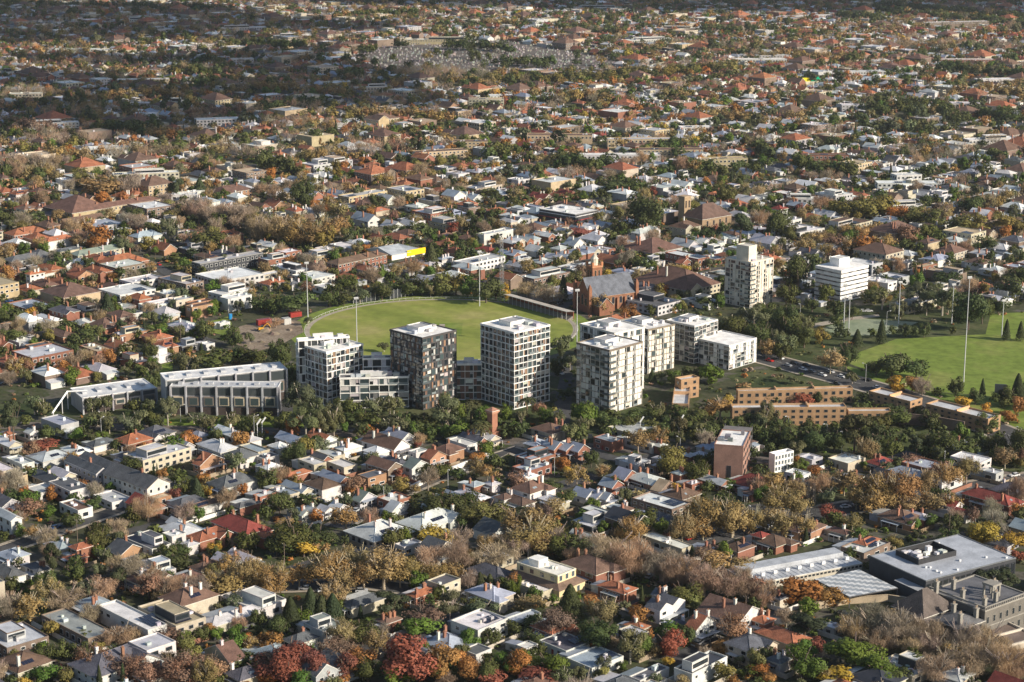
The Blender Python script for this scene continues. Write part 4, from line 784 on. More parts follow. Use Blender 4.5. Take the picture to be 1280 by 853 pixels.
# stone mansion
def mansion():
    P = G(1212, 792); p = thing('mansion', 'grey stone mansion with balustraded roof and many chimneys', 'mansion', (P.x, P.y, 0), R(38)); claim(P.x, P.y, 24, 20, R(38)); LM.append((1215, 770, 'grey stone mansion'))
    st = (.14,.13,.115); tr = (.27,.255,.225)
    for (x0, x1, y0, y1, h) in ((-19, -3, 4, 17, 9), (-3, 20, -8, 15, 11), (-15, -3, -8, 4, 8), (-22, -15, 2, 9, 7.5)):
        m = MB(); m.box(x0+.02, x1-.02, y0+.02, y1-.02, 0, h, st); m.box(x0-.2, x1+.2, y0-.2, y1+.2, h*.5-.15, h*.5+.15, tr, bottom=True); m.build('wall', p)
        for face, ln, off, mid in (('y', x1-x0, y0, (x0+x1)/2), ('x', y1-y0, x0, (y0+y1)/2)):
            n = int(ln/3.2)
            for k in range(n):
                for z in (1.5, h*.5+1): 
                    a = mid-ln/2+(k+.5)*ln/n; pane(face, a-.6, a+.6, z, z+2.3, off, fr=tr).build('window', p)
    m = MB(); m.hip(-19, -3.6, 4, 17, 9.05, 6.5, (.105,.085,.075), 'tile', .5); m.build('roof', p)
    m = MB(); m.hip(-22, -15.2, 2, 9, 7.55, 2.6, (.12,.10,.09), 'tile', .4); m.build('roof', p)
    m = MB(); m.hip(-15, -3.4, -8, 3.4, 8.05, 2.4, (.12,.12,.125), 'tile', .5); m.build('roof', p)
    m = MB(); m.flat(-3.2, 20.2, -8.2, 15.2, 11, (.13,.13,.14), tr, .4, .5); fr = m.build('flat_roof', p)
    for k in range(26):
        t = k/25*23.4; m = MB(); m.cyl(-3.2+t, -8, 11.4, 12.4, .22, .16, tr, 'wall', 6); m.build('baluster', fr)
    m = MB(); m.box(-3.3, 20.3, -8.25, -7.75, 12.4, 12.65, tr, bottom=True); m.build('balustrade_rail', fr)
    m = MB(); m.box(-3.35, -2.85, -7.75, 15.3, 12.1, 12.65, tr, bottom=True); m.build('balustrade_rail', fr)
    for x, y, z in ((-1, -6, 11), (-1, 3, 11), (6, -5, 11), (14, 2, 11), (-13, -6, 8.5), (-9, 0, 9), (-5, -6, 8.5), (4, 11, 11), (-6, 10, 13)):
        m = MB(); m.box(x-.6, x+.6, y-.6, y+.6, z-.5, z+3.4, tr); m.box(x-.8, x+.8, y-.8, y+.8, z+3.4, z+3.8, tr, bottom=True)
        for s in (-.3, .3): m.cyl(x+s, y, z+3.8, z+4.6, .2, .18, (.4,.32,.24), 'wall', 6)
        m.build('chimney', p)
    m = MB()
    for x in (8, 11.5):
        for y in (-2, 1.5): m.box(x-.3, x+.3, y-.3, y+.3, 11, 15, tr)
    m.box(7.5, 12, -2.5, 2, 15, 15.7, tr, bottom=True); m.build('belvedere', p)
mansion()
# rubble stone walled annexes in front of it
P = G(1235, 812); p = thing('annexe', 'brown flat roofed annexe with pale parapets in front of the stone mansion', 'annexe', (P.x, P.y, 0), R(30)); claim(P.x, P.y, 15, 9, R(30))
m = MB(); m.box(-15, 15, -8, 8, 0, 3.6, (.4,.35,.28)); m.build('wall', p)
m = MB(); m.flat(-15.05, 15.05, -8.05, 8.05, 3.6, (.17,.13,.11), (.55,.5,.42), .6, .5); m.box(-15, 15, -.25, .25, 3.63, 4.4, (.55,.5,.42)); m.build('roof', p)
P = G(1172, 803); p = thing('white_shed', 'white flat roofed shed among bare trees beside the stone mansion', 'shed', (P.x, P.y, 0), R(-40)); claim(P.x, P.y, 7, 3, R(-40))
m = MB(); m.box(-7, 7, -2.5, 2.5, 0, 3.4, (.78,.77,.75)); m.build('wall', p); m = MB(); m.flat(-7.05, 7.05, -2.55, 2.55, 3.4, (.7,.7,.68), (.78,.77,.75), .2, .2); m.build('roof', p)

# cream flats with a brown skirt roof
p, ro, w, d, h = simple_box('mansard_flats', 'cream stepped flats with brown skirt roof and white upper decks', 'flats', 'cream stepped flats', (646,706), (697,721), (720,713), 748, (.60,.50,.29), (.70,.68,.63), edge=(.66,.60,.45))
m = MB(); z = h*.52
m.box(-w/2-2, w/2+2, -d/2-2.5, d/2+.5, 0, z-.3, (.58,.48,.28)); m.build('lower_storey', p)
m = MB(); o, i = 2.5, -.05
for q in ([(-w/2-o,-d/2-o-.5,z-.3),(w/2+o,-d/2-o-.5,z-.3),(w/2-i,-d/2+i,z+1.3),(-w/2+i,-d/2+i,z+1.3)], [(-w/2-o,d/2+o,z-.3),(-w/2-o,-d/2-o-.5,z-.3),(-w/2+i,-d/2+i,z+1.3),(-w/2+i,d/2-i,z+1.3)], [(w/2+o,-d/2-o-.5,z-.3),(w/2+o,d/2+o,z-.3),(w/2-i,d/2-i,z+1.3),(w/2-i,-d/2+i,z+1.3)]): m.poly(q, (.17,.115,.085), 'tile')
m.build('skirt_roof', p)
for f, zz, o in ((0, 1.2, 2.51), (1, z+1.7, .01)):
    n = max(3, int(w/2.6))
    for k in range(n): pane('y', -w/2+w*(k+.25)/n, -w/2+w*(k+.75)/n, zz, zz+2.1, -d/2-o, (.07,.09,.10), fr=(.75,.72,.62)).build('window', p)
    n = max(3, int(d/4))
    for k in range(n): pane('x', -d/2+d*(k+.3)/n, -d/2+d*(k+.7)/n, zz, zz+1.8, -w/2-(2.01 if f == 0 else .01), (.05,.06,.07), fr=(.7,.62,.42)).build('window', p)
m = MB(); m.box(-w*.3, w*.2, d*.05, d*.3, h+.03, h+2.4, (.74,.73,.7)); m.build('lift_overrun', ro); roof_plant(p, w, d, h, 5, random.Random(2), ro, (.6,.6,.6))

# brick clock tower in the railway trees
P = G(615.5, 548); p = thing('brick_tower', 'slim red brick stack with a corbelled top among the railway trees', 'brick tower', (P.x, P.y, 0), R(45)); claim(P.x, P.y, 3, 3, 0); LM.append((616, 525, 'slim brick stack'))
m = MB(); m.box(-1.6, 1.6, -1.6, 1.6, 0, 11.5, (.30,.14,.09)); m.box(-2.6, 2.6, -2.6, 2.6, 0, 3.5, (.28,.13,.085)); m.build('shaft', p)
m = MB(); m.box(-1.9, 1.9, -1.9, 1.9, 11.5, 12.1, (.36,.19,.12), bottom=True); m.box(-2.3, 2.3, -2.3, 2.3, 12.1, 12.8, (.40,.22,.15), bottom=True); m.hip(-2, 2, -2, 2, 13, 1.3, (.33,.17,.12), 'tile', .2); m.build('cap', p)

# grandstand of the oval, along its far right edge
def stand_terrace():
    a, b = G(634, 378), G(712, 400); mid = (a+b)/2; rz = math.atan2(b.y-a.y, b.x-a.x); L = (b-a).length
    p = thing('grandstand', 'long low grandstand with pale roof and red brick back along the oval edge', 'grandstand', (mid.x, mid.y, 0), rz); claim(mid.x, mid.y, L/2, 5, rz); LM.append((672, 386, 'oval grandstand'))
    m = MB(); m.box(-L/2, L/2, 2.6, 3.0, 0, 4.2, (.27,.09,.06)); m.build('back_wall', p)
    m = MB(); m.poly([(-L/2-.4,-2.6,5),(L/2+.4,-2.6,5),(L/2+.4,3.4,4.3),(-L/2-.4,3.4,4.3)], (.46,.42,.37), 'sheet'); m.poly([(-L/2-.4,-2.6,4.8),(-L/2-.4,3.4,4.1),(L/2+.4,3.4,4.1),(L/2+.4,-2.6,4.8)], (.4,.4,.4)); m.poly([(-L/2-.4,-2.6,4.8),(L/2+.4,-2.6,4.8),(L/2+.4,-2.6,5),(-L/2-.4,-2.6,5)], (.7,.68,.64)); m.build('roof', p)
    for k in range(16):
        x = -L/2+.3+k*(L-.6)/15; m = MB(); m.box(x-.1, x+.1, -2.3, -2.1, 0, 4.7, (.4,.4,.4), 'metal'); m.build('post', p)
    for k in range(4):
        m = MB(); m.box(-L/2, L/2, -1.2+k*.9, -.35+k*.9, 0, .4+k*.4, (.25,.22,.2)); m.build('seating_step', p)
stand_terrace()

# ------------------------------------------------------------------ ground
def sheet(name, pts, z, m, kind='structure'):
    b = MB(); b.poly([(x, y, z) for x, y in pts], (1,1,1), m); return tag(b.build(name), kind=kind)
sheet('ground', [(-6000,-200), (6000,-200), (6000,16000), (-6000,16000)], 0, 'yards')
PZ = [0]
def pxpoly(name, pts, z, m):
    PZ[0] += 1; z = .018+.003*PZ[0] if name not in ('railway_reserve',) else .004
    return sheet(name, [tuple(G(*p).xy) for p in pts], z, m)
pxpoly('railway_reserve', [(-60,548), (-60,520), (130,520), (380,527), (640,536), (900,552), (1100,575), (1340,600), (1340,545), (1150,530), (900,512), (640,505), (200,505), (-60,505)], .004, 'scrub')
OC = G(552, 411); OA, OB = 70.5, 68.0
ov = [(OC.x+OA*math.cos(t*math.pi/48), OC.y+OB*math.sin(t*math.pi/48)) for t in range(96)]
sheet('oval_surrounds', [(OC.x+(OA+11)*math.cos(t*math.pi/48), OC.y+(OB+11)*math.sin(t*math.pi/48)) for t in range(96)], .008, 'lawn')
sheet('oval_path', [(OC.x+(OA+2.6)*math.cos(t*math.pi/48), OC.y+(OB+2.6)*math.sin(t*math.pi/48)) for t in range(96)], .012, 'pathway')
sheet('oval_field', ov, .016, 'turf')
sheet('cricket_square', [(OC.x+x, OC.y+y) for x, y in ((-11,-13), (11,-13), (11,13), (-11,13))], .022, 'lawn')
sheet('cricket_pitch', [(OC.x+x, OC.y+y) for x, y in ((-1.5,-10), (1.5,-10), (1.5,10), (-1.5,10))], .027, 'pathway')
pxpoly('park_lawn', [(1062,455), (1080,432), (1120,424), (1180,418), (1232,418), (1229,405), (1238,393), (1520,374), (1520,510), (1260,498), (1200,492), (1150,489), (1110,472)], .008, 'lawn')
pxpoly('park_ground', [(900,402), (1000,385), (1140,380), (1240,386), (1232,418), (1120,424), (1075,440), (1050,455), (960,447), (900,440)], .004, 'scrub')
pxpoly('park_verge', [(1050,455), (1110,472), (1160,490), (1260,498), (1345,500), (1345,548), (1240,530), (1150,505), (1090,480)], .006, 'lawn')
pxpoly('tennis_court', [(1024,411), (1072,398), (1148,403), (1110,419), (1052,420)], .012, 'court')
pxpoly('dirt_path', [(1005,412), (1060,401), (1100,396), (1098,393), (1052,398), (1000,408)], .010, 'pathway')
pxpoly('worksite', [(280,425), (300,408), (345,398), (375,402), (380,415), (350,432), (320,440)], .008, 'dirt')
pxpoly('worksite_lawn', [(262,402), (285,396), (290,405), (282,420), (262,415)], .010, 'lawn')
pxpoly('vacant_lot', [(908,470), (950,463), (1010,462), (1060,480), (1030,486), (925,484)], .008, 'scrub')
pxpoly('lawn_strip', [(180,462), (216,452), (216,470), (185,472)], .008, 'lawn')
pxpoly('lawn_bank', [(205,524), (350,522), (420,528), (420,536), (205,532)], .008, 'lawn')
pxpoly('driveway', [(344,515), (356,480), (366,480), (366,520)], .012, 'asphalt')
pxpoly('driveway', [(690,520), (702,460), (716,455), (714,520), (706,560), (690,560)], .012, 'asphalt')
pxpoly('cemetery_ground', [(440,68), (530,48), (640,52), (760,72), (780,88), (640,92), (480,88), (420,80)], .004, 'ballast')
def ribbon(name, pts, wd, z, m, world=False, kerb=0):
    P = [Vector((*p, 0)) if world else G(*p) for p in pts]; b = MB()
    L = []
    for i, q in enumerate(P):
        t = (P[min(i+1, len(P)-1)]-P[max(i-1, 0)]).normalized(); n = Vector((-t.y, t.x, 0)); L.append((q+n*wd/2, q-n*wd/2))
    for (a, c), (e, f) in zip(L, L[1:]):
        b.poly([(c.x,c.y,z), (f.x,f.y,z), (e.x,e.y,z), (a.x,a.y,z)], (1,1,1), m)
    o = tag(b.build(name), kind='structure')
    if kerb:
        for s in (0, 1):
            k = MB()
            for x, y in zip(L, L[1:]):
                p, q = x[s], y[s]; d = (x[1-s]-x[s]).normalized()*-1.8
                k.poly([(p.x,p.y,z+.12), (q.x,q.y,z+.12), (q.x+d.x,q.y+d.y,z+.12), (p.x+d.x,p.y+d.y,z+.12)][::(1 if s else -1)], (1,1,1), 'pathway')
                k.poly([(p.x,p.y,z), (q.x,q.y,z), (q.x,q.y,z+.12), (p.x,p.y,z+.12)], (1,1,1), 'pathway')
            tag(k.build('pavement'), kind='structure')
    return P
ROADS = [([(940,440), (962,450), (1010,463), (1060,476), (1110,490), (1180,512), (1250,540), (1330,575)], 17, 1), ([(700,585), (640,563), (600,578), (540,600), (480,625), (420,660)], 8, 1), ([(840,690), (900,670), (970,650), (1080,632), (1200,612), (1340,590)], 12, 1),
         ([(640,563), (660,552), (720,560), (790,580)], 7, 0), ([(-30,700), (60,668), (140,640), (220,600)], 8, 1), ([(330,735), (460,730), (560,745), (640,760)], 9, 1), ([(600,690), (700,720), (800,760), (900,810)], 9, 1), ([(170,325), (190,330), (215,345), (240,365)], 8, 0), ([(1230,600), (1300,612), (1345,625)], 14, 0)]
RS = []
for pts, wd, kb in ROADS:
    P = ribbon('road', pts, wd, .085+.004*len(RS), 'asphalt', kerb=kb)
    for a, b in zip(P, P[1:]): RS.append((a.x, a.y, b.x, b.y, wd/2+1.2))
    if wd > 10:
        for a, b in zip(P, P[1:]):
            n = int((b-a).length/9)
            for k in range(n):
                q = a.lerp(b, (k+.3)/n); e = a.lerp(b, (k+.65)/n); t = (b-a).normalized(); s = Vector((-t.y, t.x, 0))*.08; mk = MB(); mk.poly([(*(q+s).xy, .2), (*(q-s).xy, .2), (*(e-s).xy, .2), (*(e+s).xy, .2)], (.75,.75,.72), 'wall'); tag(mk.build('road_marking'), kind='structure')
def on_road(x, y, pad=0):
    for ax, ay, bx, by, r in RS:
        dx, dy = bx-ax, by-ay; t = max(0, min(1, ((x-ax)*dx+(y-ay)*dy)/(dx*dx+dy*dy)))
        if (ax+t*dx-x)**2+(ay+t*dy-y)**2 < (r+pad)**2: return True
    return False
ribbon('railway_bed', [(-60,531), (100,533), (380,540), (560,546), (700,556), (850,566), (1000,580), (1150,590), (1340,598)], 11, .012, 'ballast')
for off in (-2.6, 2.6):
    P = [G(*q) for q in [(-60,531), (100,533), (380,540), (560,546), (700,556), (850,566), (1000,580), (1150,590), (1340,598)]]
    p = thing('railway_track', 'steel railway track nearer the %s' % ('small houses' if off < 0 else 'apartment towers'), 'railway track', P[0], 0, 'railway tracks')
    for s in (-.75, .75):
        m = MB()
        for a, b in zip(P, P[1:]):
            t = (b-a).normalized(); n = Vector((-t.y, t.x, 0))*(off+s); m.bar(a+n-P[0]+Vector((0,0,.14)), b+n-P[0]+Vector((0,0,.14)), .07, (.3,.26,.23))
        m.build('rail', p)
# ------------------------------------------------------------------ small things
HAZE = .00003
claim(*G(505, 322).xy, 22, 14, R(45))
LABELS = []      # object, look phrase, pixel
def later(o, look, P): x, y = PX(P[0], P[1], 0); LABELS.append((o, look, x, y)); return o
def pole(x, yt, yb, head='rack', col=(.52,.53,.54), label=None):
    P = G(x, yb); lo, hi = 0, 90
    for _ in range(40):
        m = (lo+hi)/2
        if PX(P.x, P.y, m)[1] > yt: lo = m
        else: hi = m
    p = thing('floodlight_pole', label, 'floodlight pole', P, R(20), 'floodlight poles around the sports grounds')
    m = MB(); m.cyl(0, 0, 0, lo, .28, .15, col, 'metal', 8); m.build('pole', p)
    m = MB(); m.box(-1.2, 1.2, -.12, .12, lo-1.1, lo+.2, (.45,.46,.47), 'metal', bottom=True)
    for k in range(4): m.box(-1.1+k*.6, -.7+k*.6, -.45, -.13, lo-.9, lo-.3, (.5,.5,.5), 'metal', bottom=True)
    m.build('lamp_head', p); return p
for x, a, b, l in ((385, 328, 401, 'tall floodlight pole at the oval edge nearest the building site'), (446.5, 372, 443, 'tall floodlight pole rising behind the white gridded block'), (599.5, 314, 383, 'tall floodlight pole on the far side of the oval'),
                   (721, 362, 436, 'tall floodlight pole beside the cream panelled tower'), (1204.5, 346, 478, 'tallest floodlight pole standing in the green park'), (1054.5, 355, 412, 'slim floodlight pole at the corner of the tennis court'),
                   (1060.5, 372, 419, 'slim floodlight pole in front of the tennis court'), (1123, 352, 405, 'slim floodlight pole behind the tennis court'), (1189.5, 355, 405, 'slim floodlight pole between the court and park lawn'), (1252, 375, 421, 'green floodlight pole among park cypresses')):
    pole(x, a, b, label=l)
# scoreboard
P = G(1250, 499); p = thing('scoreboard', 'dark blank scoreboard on posts at the edge of the park', 'scoreboard', P, R(-12)); LM.append((1250, 483, 'dark scoreboard'))
m = MB(); m.box(-2.7, 2.7, -.3, .3, 3.0, 7.2, (.05,.06,.065), 'metal', bottom=True); m.build('panel', p)
for x in (-2, 2): m = MB(); m.box(x-.12, x+.12, -.12, .12, 0, 3.0, (.3,.3,.3), 'metal'); m.build('post', p)
# fence round the oval, and screens behind it
p = thing('boundary_fence', 'low white boundary fence ringing the oval', 'fence', (OC.x, OC.y, 0))
m = MB(); n = 120
for k in range(n):
    a, b = 2*math.pi*k/n, 2*math.pi*(k+1)/n; q = lambda t, z: (math.cos(t)*(OA+2.7), math.sin(t)*(OB+2.7), z)
    m.bar(q(a, 1.0), q(b, 1.0), .06, (.7,.7,.68))
m.build('rail', p); m = MB()
for k in range(n): a = 2*math.pi*k/n; m.cyl(math.cos(a)*(OA+2.7), math.sin(a)*(OB+2.7), 0, 1.0, .05, .05, (.7,.7,.68), 'metal', 4)
tag(m.build('post', p), kind='stuff')
for i, (x0, y0, x1, y1) in enumerate(((442, 380, 475, 376), (488, 375, 516, 369))):
    A, B = G(x0, y0), G(x1, y1); p = thing('net_screen', 'dark netted cricket screen behind the oval, %s' % ('larger of two' if i == 0 else 'smaller of two'), 'net screen', A); n = 6; D = (B-A)/n
    for k in range(n):
        m = MB(); a, b = D*k, D*(k+.86); t = Vector((-D.y, D.x, 0)).normalized()*.1
        m.poly([(a.x,a.y,.4), (b.x,b.y,.4), (b.x,b.y,5.2), (a.x,a.y,5.2)], (.03,.035,.04)); m.poly([(a.x+t.x,a.y+t.y,5.2), (b.x+t.x,b.y+t.y,5.2), (b.x+t.x,b.y+t.y,.4), (a.x+t.x,a.y+t.y,.4)], (.03,.035,.04)); m.build('netting_panel', p)
    for k in range(n+1): m = MB(); m.bar((D.x*k-D.x*.07, D.y*k-D.y*.07, 0), (D.x*k-D.x*.07, D.y*k-D.y*.07, 5.6), .12, (.5,.5,.5)); m.build('post', p)
# cars
CARC = {'white': (.72,.72,.72), 'silver': (.42,.43,.44), 'dark grey': (.06,.062,.068), 'black': (.014,.014,.016), 'red': (.42,.025,.02), 'blue': (.04,.09,.22)}
def car_parts(c):
    b = MB(); pr = [(-2.2,.35),(2.2,.35),(2.2,.75),(1.3,.92),(-2.0,.95),(-2.2,.8)]
    for s in (-.88, .88): b.poly([(x, s, z) for x, z in (pr if s < 0 else pr[::-1])], c, 'paint')
    for (x0, z0), (x1, z1) in zip(pr, pr[1:]+pr[:1]): b.poly([(x0,-.88,z0),(x0,.88,z0),(x1,.88,z1),(x1,-.88,z1)][::-1], c, 'paint')
    g = MB(); q = [(-1.85,.93),(1.0,.93),(.35,1.42),(-1.35,1.45)]
    for s in (-.78, .78): g.poly([(x, s, z) for x, z in (q if s < 0 else q[::-1])], GLS, 'glass')
    for (x0, z0), (x1, z1) in ((q[1], q[2]), (q[3], q[0])): g.poly([(x0,-.78,z0),(x0,.78,z0),(x1,.7,z1),(x1,-.7,z1)][::-1], GLS, 'glass')
    r = MB(); r.poly([(-1.38,-.7,1.46),(.36,-.7,1.43),(.36,.7,1.43),(-1.38,.7,1.46)], c, 'paint')
    w = MB(); n = 10
    for y0, y1 in ((-.1, .1),):
        A = [(.33*math.cos(2*math.pi*i/n), y0, .33*math.sin(2*math.pi*i/n)) for i in range(n)]; B = [(x, y1, z) for x, y, z in A]
        w.poly(A, (.02,.02,.02)); w.poly(B[::-1], (.02,.02,.02))
        for i in range(n): w.poly([A[i], B[i], B[(i+1) % n], A[(i+1) % n]], (.02,.02,.02))
    return b, g, r, w
CPROTO = {}
def car(x, y, rz, cn):
    if cn not in CPROTO: CPROTO[cn] = [m.mesh(n) for m, n in zip(car_parts(CARC[cn]), ('body', 'window', 'car_roof', 'wheel'))]
    p = thing('parked_car', None, 'car', (x, y, .03), rz, 'cars on the roads'); later(p, cn + ' car', (x, y))
    for me, n in zip(CPROTO[cn][:3], ('body', 'window', 'car_roof')): o = bpy.data.objects.new(n, me); COL.objects.link(o); o.parent = p
    for wx in (-1.4, 1.4):
        for wy in (-.8, .8): o = bpy.data.objects.new('wheel', CPROTO[cn][3]); COL.objects.link(o); o.parent = p; o.location = (wx, wy, .33)
rc_ = random.Random(21)
names = ['white', 'silver', 'dark grey', 'black', 'white', 'red', 'blue', 'silver', 'white']
for px, py, cn in ((962, 452, 'red'), (985, 458, 'silver'), (1004, 463, 'white'), (993, 455, 'dark grey'), (1015, 466, 'dark grey'), (1028, 470, 'white'), (1052, 472, 'white'), (1047, 481, 'dark grey'), (1097, 486, 'white'), (975, 449, 'white'), (1008, 458, 'black'), (1038, 466, 'silver')):
    P = G(px, py); A, B = G(962, 450), G(1110, 490); car(P.x, P.y, math.atan2(B.y-A.y, B.x-A.x), cn)
for px, py, cn, a in ((1054, 392, 'silver', 10), (1064, 392, 'white', 10), (1079, 390, 'silver', 5), (1086, 390, 'white', 0), (701, 468, 'white', -60), (1057, 635, 'white', 20), (1072, 632, 'silver', 20), (967, 659, 'white', 15), (978, 656, 'silver', 15), (812, 722, 'silver', 60), (818, 716, 'dark grey', 60), (413, 738, 'white', 10), (432, 738, 'dark grey', 8), (452, 740, 'silver', 5), (405, 740, 'white', 12),
                      (522, 640, 'white', 50), (575, 590, 'silver', 45), (610, 574, 'white', 30), (16, 362, 'white', -20), (18, 365, 'silver', -20), (178, 325, 'white', -50), (185, 332, 'dark grey', -50), (192, 340, 'silver', -50), (1262, 607, 'white', 20), (1240, 603, 'dark grey', 15), (560, 592, 'red', 40), (700, 720, 'blue', -45), (1030, 672, 'white', 20)):
    P = G(px, py); car(P.x, P.y, R(a), cn)
for pts, wd, kb in ROADS:
    Pp = [G(*q) for q in pts]
    for a, b in zip(Pp, Pp[1:]):
        L = (b-a).length; t = (b-a)/L; n = Vector((-t.y, t.x, 0))
        k = 6
        while k < L-6:
            if rc_.random() < .35 and wd >= 8:
                q = a+t*k+n*(wd/2-1.3)*rc_.choice((-1, 1)); car(q.x, q.y, math.atan2(t.y, t.x)+(math.pi if rc_.random() < .5 else 0), rc_.choice(names))
            k += rc_.uniform(7, 16)
# street lamps and poles
for px, py, hgt in ((318, 545, 9), (226, 528, 8), (1052, 567, 10), (693, 595, 8), (790, 560, 9), (1033, 555, 9), (1082, 478, 9), (1275, 560, 9), (560, 610, 8), (480, 632, 8), (940, 660, 8), (1090, 640, 8), (760, 742, 8), (1000, 400, 9), (1108, 410, 9), (127, 545, 8), (850, 570, 8), (985, 545, 9), (1180, 590, 8), (660, 700, 8)):
    P = G(px, py); p = thing('street_lamp', None, 'street lamp', P, R(rc_.uniform(0, 360)), 'street lamps'); later(p, 'grey street lamp pole with a short arm', (P.x, P.y))
    m = MB(); m.cyl(0, 0, 0, hgt, .12, .08, (.5,.5,.5), 'metal', 6); m.build('pole', p)
    m = MB(); m.bar((0, 0, hgt-.1), (1.8, 0, hgt+.3), .05, (.5,.5,.5)); m.build('arm', p)
    m = MB(); m.box(1.5, 2.3, -.18, .18, hgt+.2, hgt+.4, (.6,.6,.6), 'metal', bottom=True); m.build('lamp_head', p)
# railway footbridge, white signal masts, lattice masts
def lattice(x, yb, hgt, wd, label, cat, col):
    P = G(x, yb); p = thing('lattice_mast', label, cat, P, R(20))
    cs = [(-wd, -wd), (wd, -wd), (wd, wd), (-wd, wd)]; n = int(hgt/2.2)
    for cx, cy in cs: m = MB(); m.bar((cx, cy, 0), (cx*.6, cy*.6, hgt), .09, col); m.build('leg', p)
    m = MB()
    for k in range(n):
        z0, z1 = k*hgt/n, (k+1)*hgt/n; f0, f1 = 1-.4*z0/hgt, 1-.4*z1/hgt
        for i in range(4):
            a, b = cs[i], cs[(i+1) % 4]; m.bar((a[0]*f0, a[1]*f0, z0), (b[0]*f1, b[1]*f1, z1), .05, col); m.bar((a[0]*f1, a[1]*f1, z1), (b[0]*f1, b[1]*f1, z1), .05, col)
    m.build('bracing', p); return p
lattice(627, 376, 34, 1.2, 'grey lattice radio mast behind the far edge of the oval', 'radio mast', (.32,.32,.33))
lattice(1009, 642, 13, .7, 'dark lattice rail mast among the golden plane trees, first of two', 'rail mast', (.06,.06,.06))
lattice(1016, 644, 13, .7, 'dark lattice rail mast among the golden plane trees, further from the white building', 'rail mast', (.06,.06,.06))
for x, yb in ((322, 548), (328, 546), (850, 543), (1247, 575), (800, 545)):
    P = G(x, yb); p = thing('signal_mast', None, 'signal mast', P, R(30)); later(p, 'white railway signal mast with tilted head', (P.x, P.y))
    m = MB(); m.cyl(0, 0, 0, 7, .16, .12, (.7,.7,.68), 'metal', 6); m.build('pole', p); m = MB(); m.bar((-.2, 0, 6.2), (1.8, 0, 8.6), .35, (.78,.78,.76)); m.build('signal_head', p)
P = G(66, 528); Q = G(90, 508); p = thing('footbridge', 'white sloping railway footbridge ramp beside the short townhouse row', 'footbridge', P); LM.append((75, 515, 'railway footbridge')); D = Q-P
m = MB(); m.bar((0,0,4.2), (D.x*.8, D.y*.8, 8.5), .5, (.72,.72,.7)); m.build('ramp', p)
for t in (.05, .5, .8): m = MB(); m.cyl(D.x*t, D.y*t, 0, 4.0+5*t, .25, .25, (.5,.5,.5)); m.build('post', p)
m = MB(); m.bar((D.x*.8, D.y*.8, 8.4), (D.x*.8+9, D.y*.8+1, 8.6), .5, (.66,.66,.65)); m.build('deck', p)
# building site
def small_box(name, label, cat, x, y, a, b, h, col, rz=30, extra=None):
    P = G(x, y); p = thing(name, label, cat, P, R(rz)); m = MB(); m.box(-a/2, a/2, -b/2, b/2, 0, h, col, 'paint')
    for k in range(int(a/1.2)): m.box(-a/2+.3+k*1.2, -a/2+.5+k*1.2, -b/2-.06, -b/2-.002, .1, h-.1, tuple(c*.8 for c in col), 'paint')
    m.build('body', p); m = MB(); m.box(-a/2-.05, a/2+.05, -b/2-.05, b/2+.05, h+.002, h+.15, tuple(c*.9 for c in col), 'paint'); m.build('lid', p); return p
small_box('shipping_container', 'red shipping container nearest the excavator on the building site', 'container', 330, 406, 8, 3, 3, (.27,.035,.03)); small_box('shipping_container', 'red shipping container below the floodlight pole on the building site', 'container', 369, 396, 7, 2.6, 2.4, (.29,.035,.03), 35)
small_box('portable_toilet', 'bright blue portable toilet at the edge of the building site', 'toilet', 288, 399, 1.6, 1.6, 2.8, (.02,.22,.5)); small_box('site_hut', 'white site hut on the bright small lawn', 'site hut', 277, 410, 8, 3.2, 3, (.72,.72,.70), 20); small_box('water_tank', 'pale grey ribbed tank on the building site', 'tank', 358, 405, 4, 4, 3.2, (.5,.5,.48)); LM.append((335, 405, 'red site containers'))
P = G(326, 414); p = thing('excavator', 'yellow orange excavator digging on the building site', 'excavator', P, R(20)); m = MB(); yl = (.62,.33,.03)
m.box(-1.3, 1.3, -1.1, 1.1, .9, 2.2, yl, 'paint', bottom=True); m.build('body', p); m = MB(); m.box(.1, 1.2, -1, 0, 2.2, 3.2, GLS, 'glass'); m.build('cab', p)
for y in (-1.2, .7): m = MB(); m.box(-1.8, 1.8, y, y+.5, 0, .88, (.05,.05,.05)); m.build('track', p)
m = MB(); m.bar((1.2, .3, 1.8), (3.8, .3, 4.0), .22, yl, 'paint'); m.bar((3.8, .3, 4.0), (5.4, .3, 1.8), .18, yl, 'paint'); m.build('boom', p); m = MB(); m.box(5, 5.8, -.2, .8, 1.0, 1.9, (.2,.15,.1), bottom=True); m.build('bucket', p)
for k in range(7):
    P = G(rc_.uniform(305, 365), rc_.uniform(402, 428)); p = thing('rubble_pile', None, 'rubble pile', P, R(k*50)); later(p, 'low brown pile of rubble on the building site', (P.x, P.y)); p['group'] = 'rubble piles'
    m = MB(); a = rc_.uniform(2, 4.5); pts = [(a*math.cos(t*.785)*rc_.uniform(.7, 1.1), a*.7*math.sin(t*.785)*rc_.uniform(.7, 1.1), 0) for t in range(8)]; up = [(x*.45, y*.45, a*rc_.uniform(.25, .4)) for x, y, z in pts]
    for i in range(8): j = (i+1) % 8; m.poly([pts[i], pts[j], up[j], up[i]], jit((.2,.15,.11), .3, rc_))
    m.poly(up, (.25,.2,.15)); m.build('heap', p)
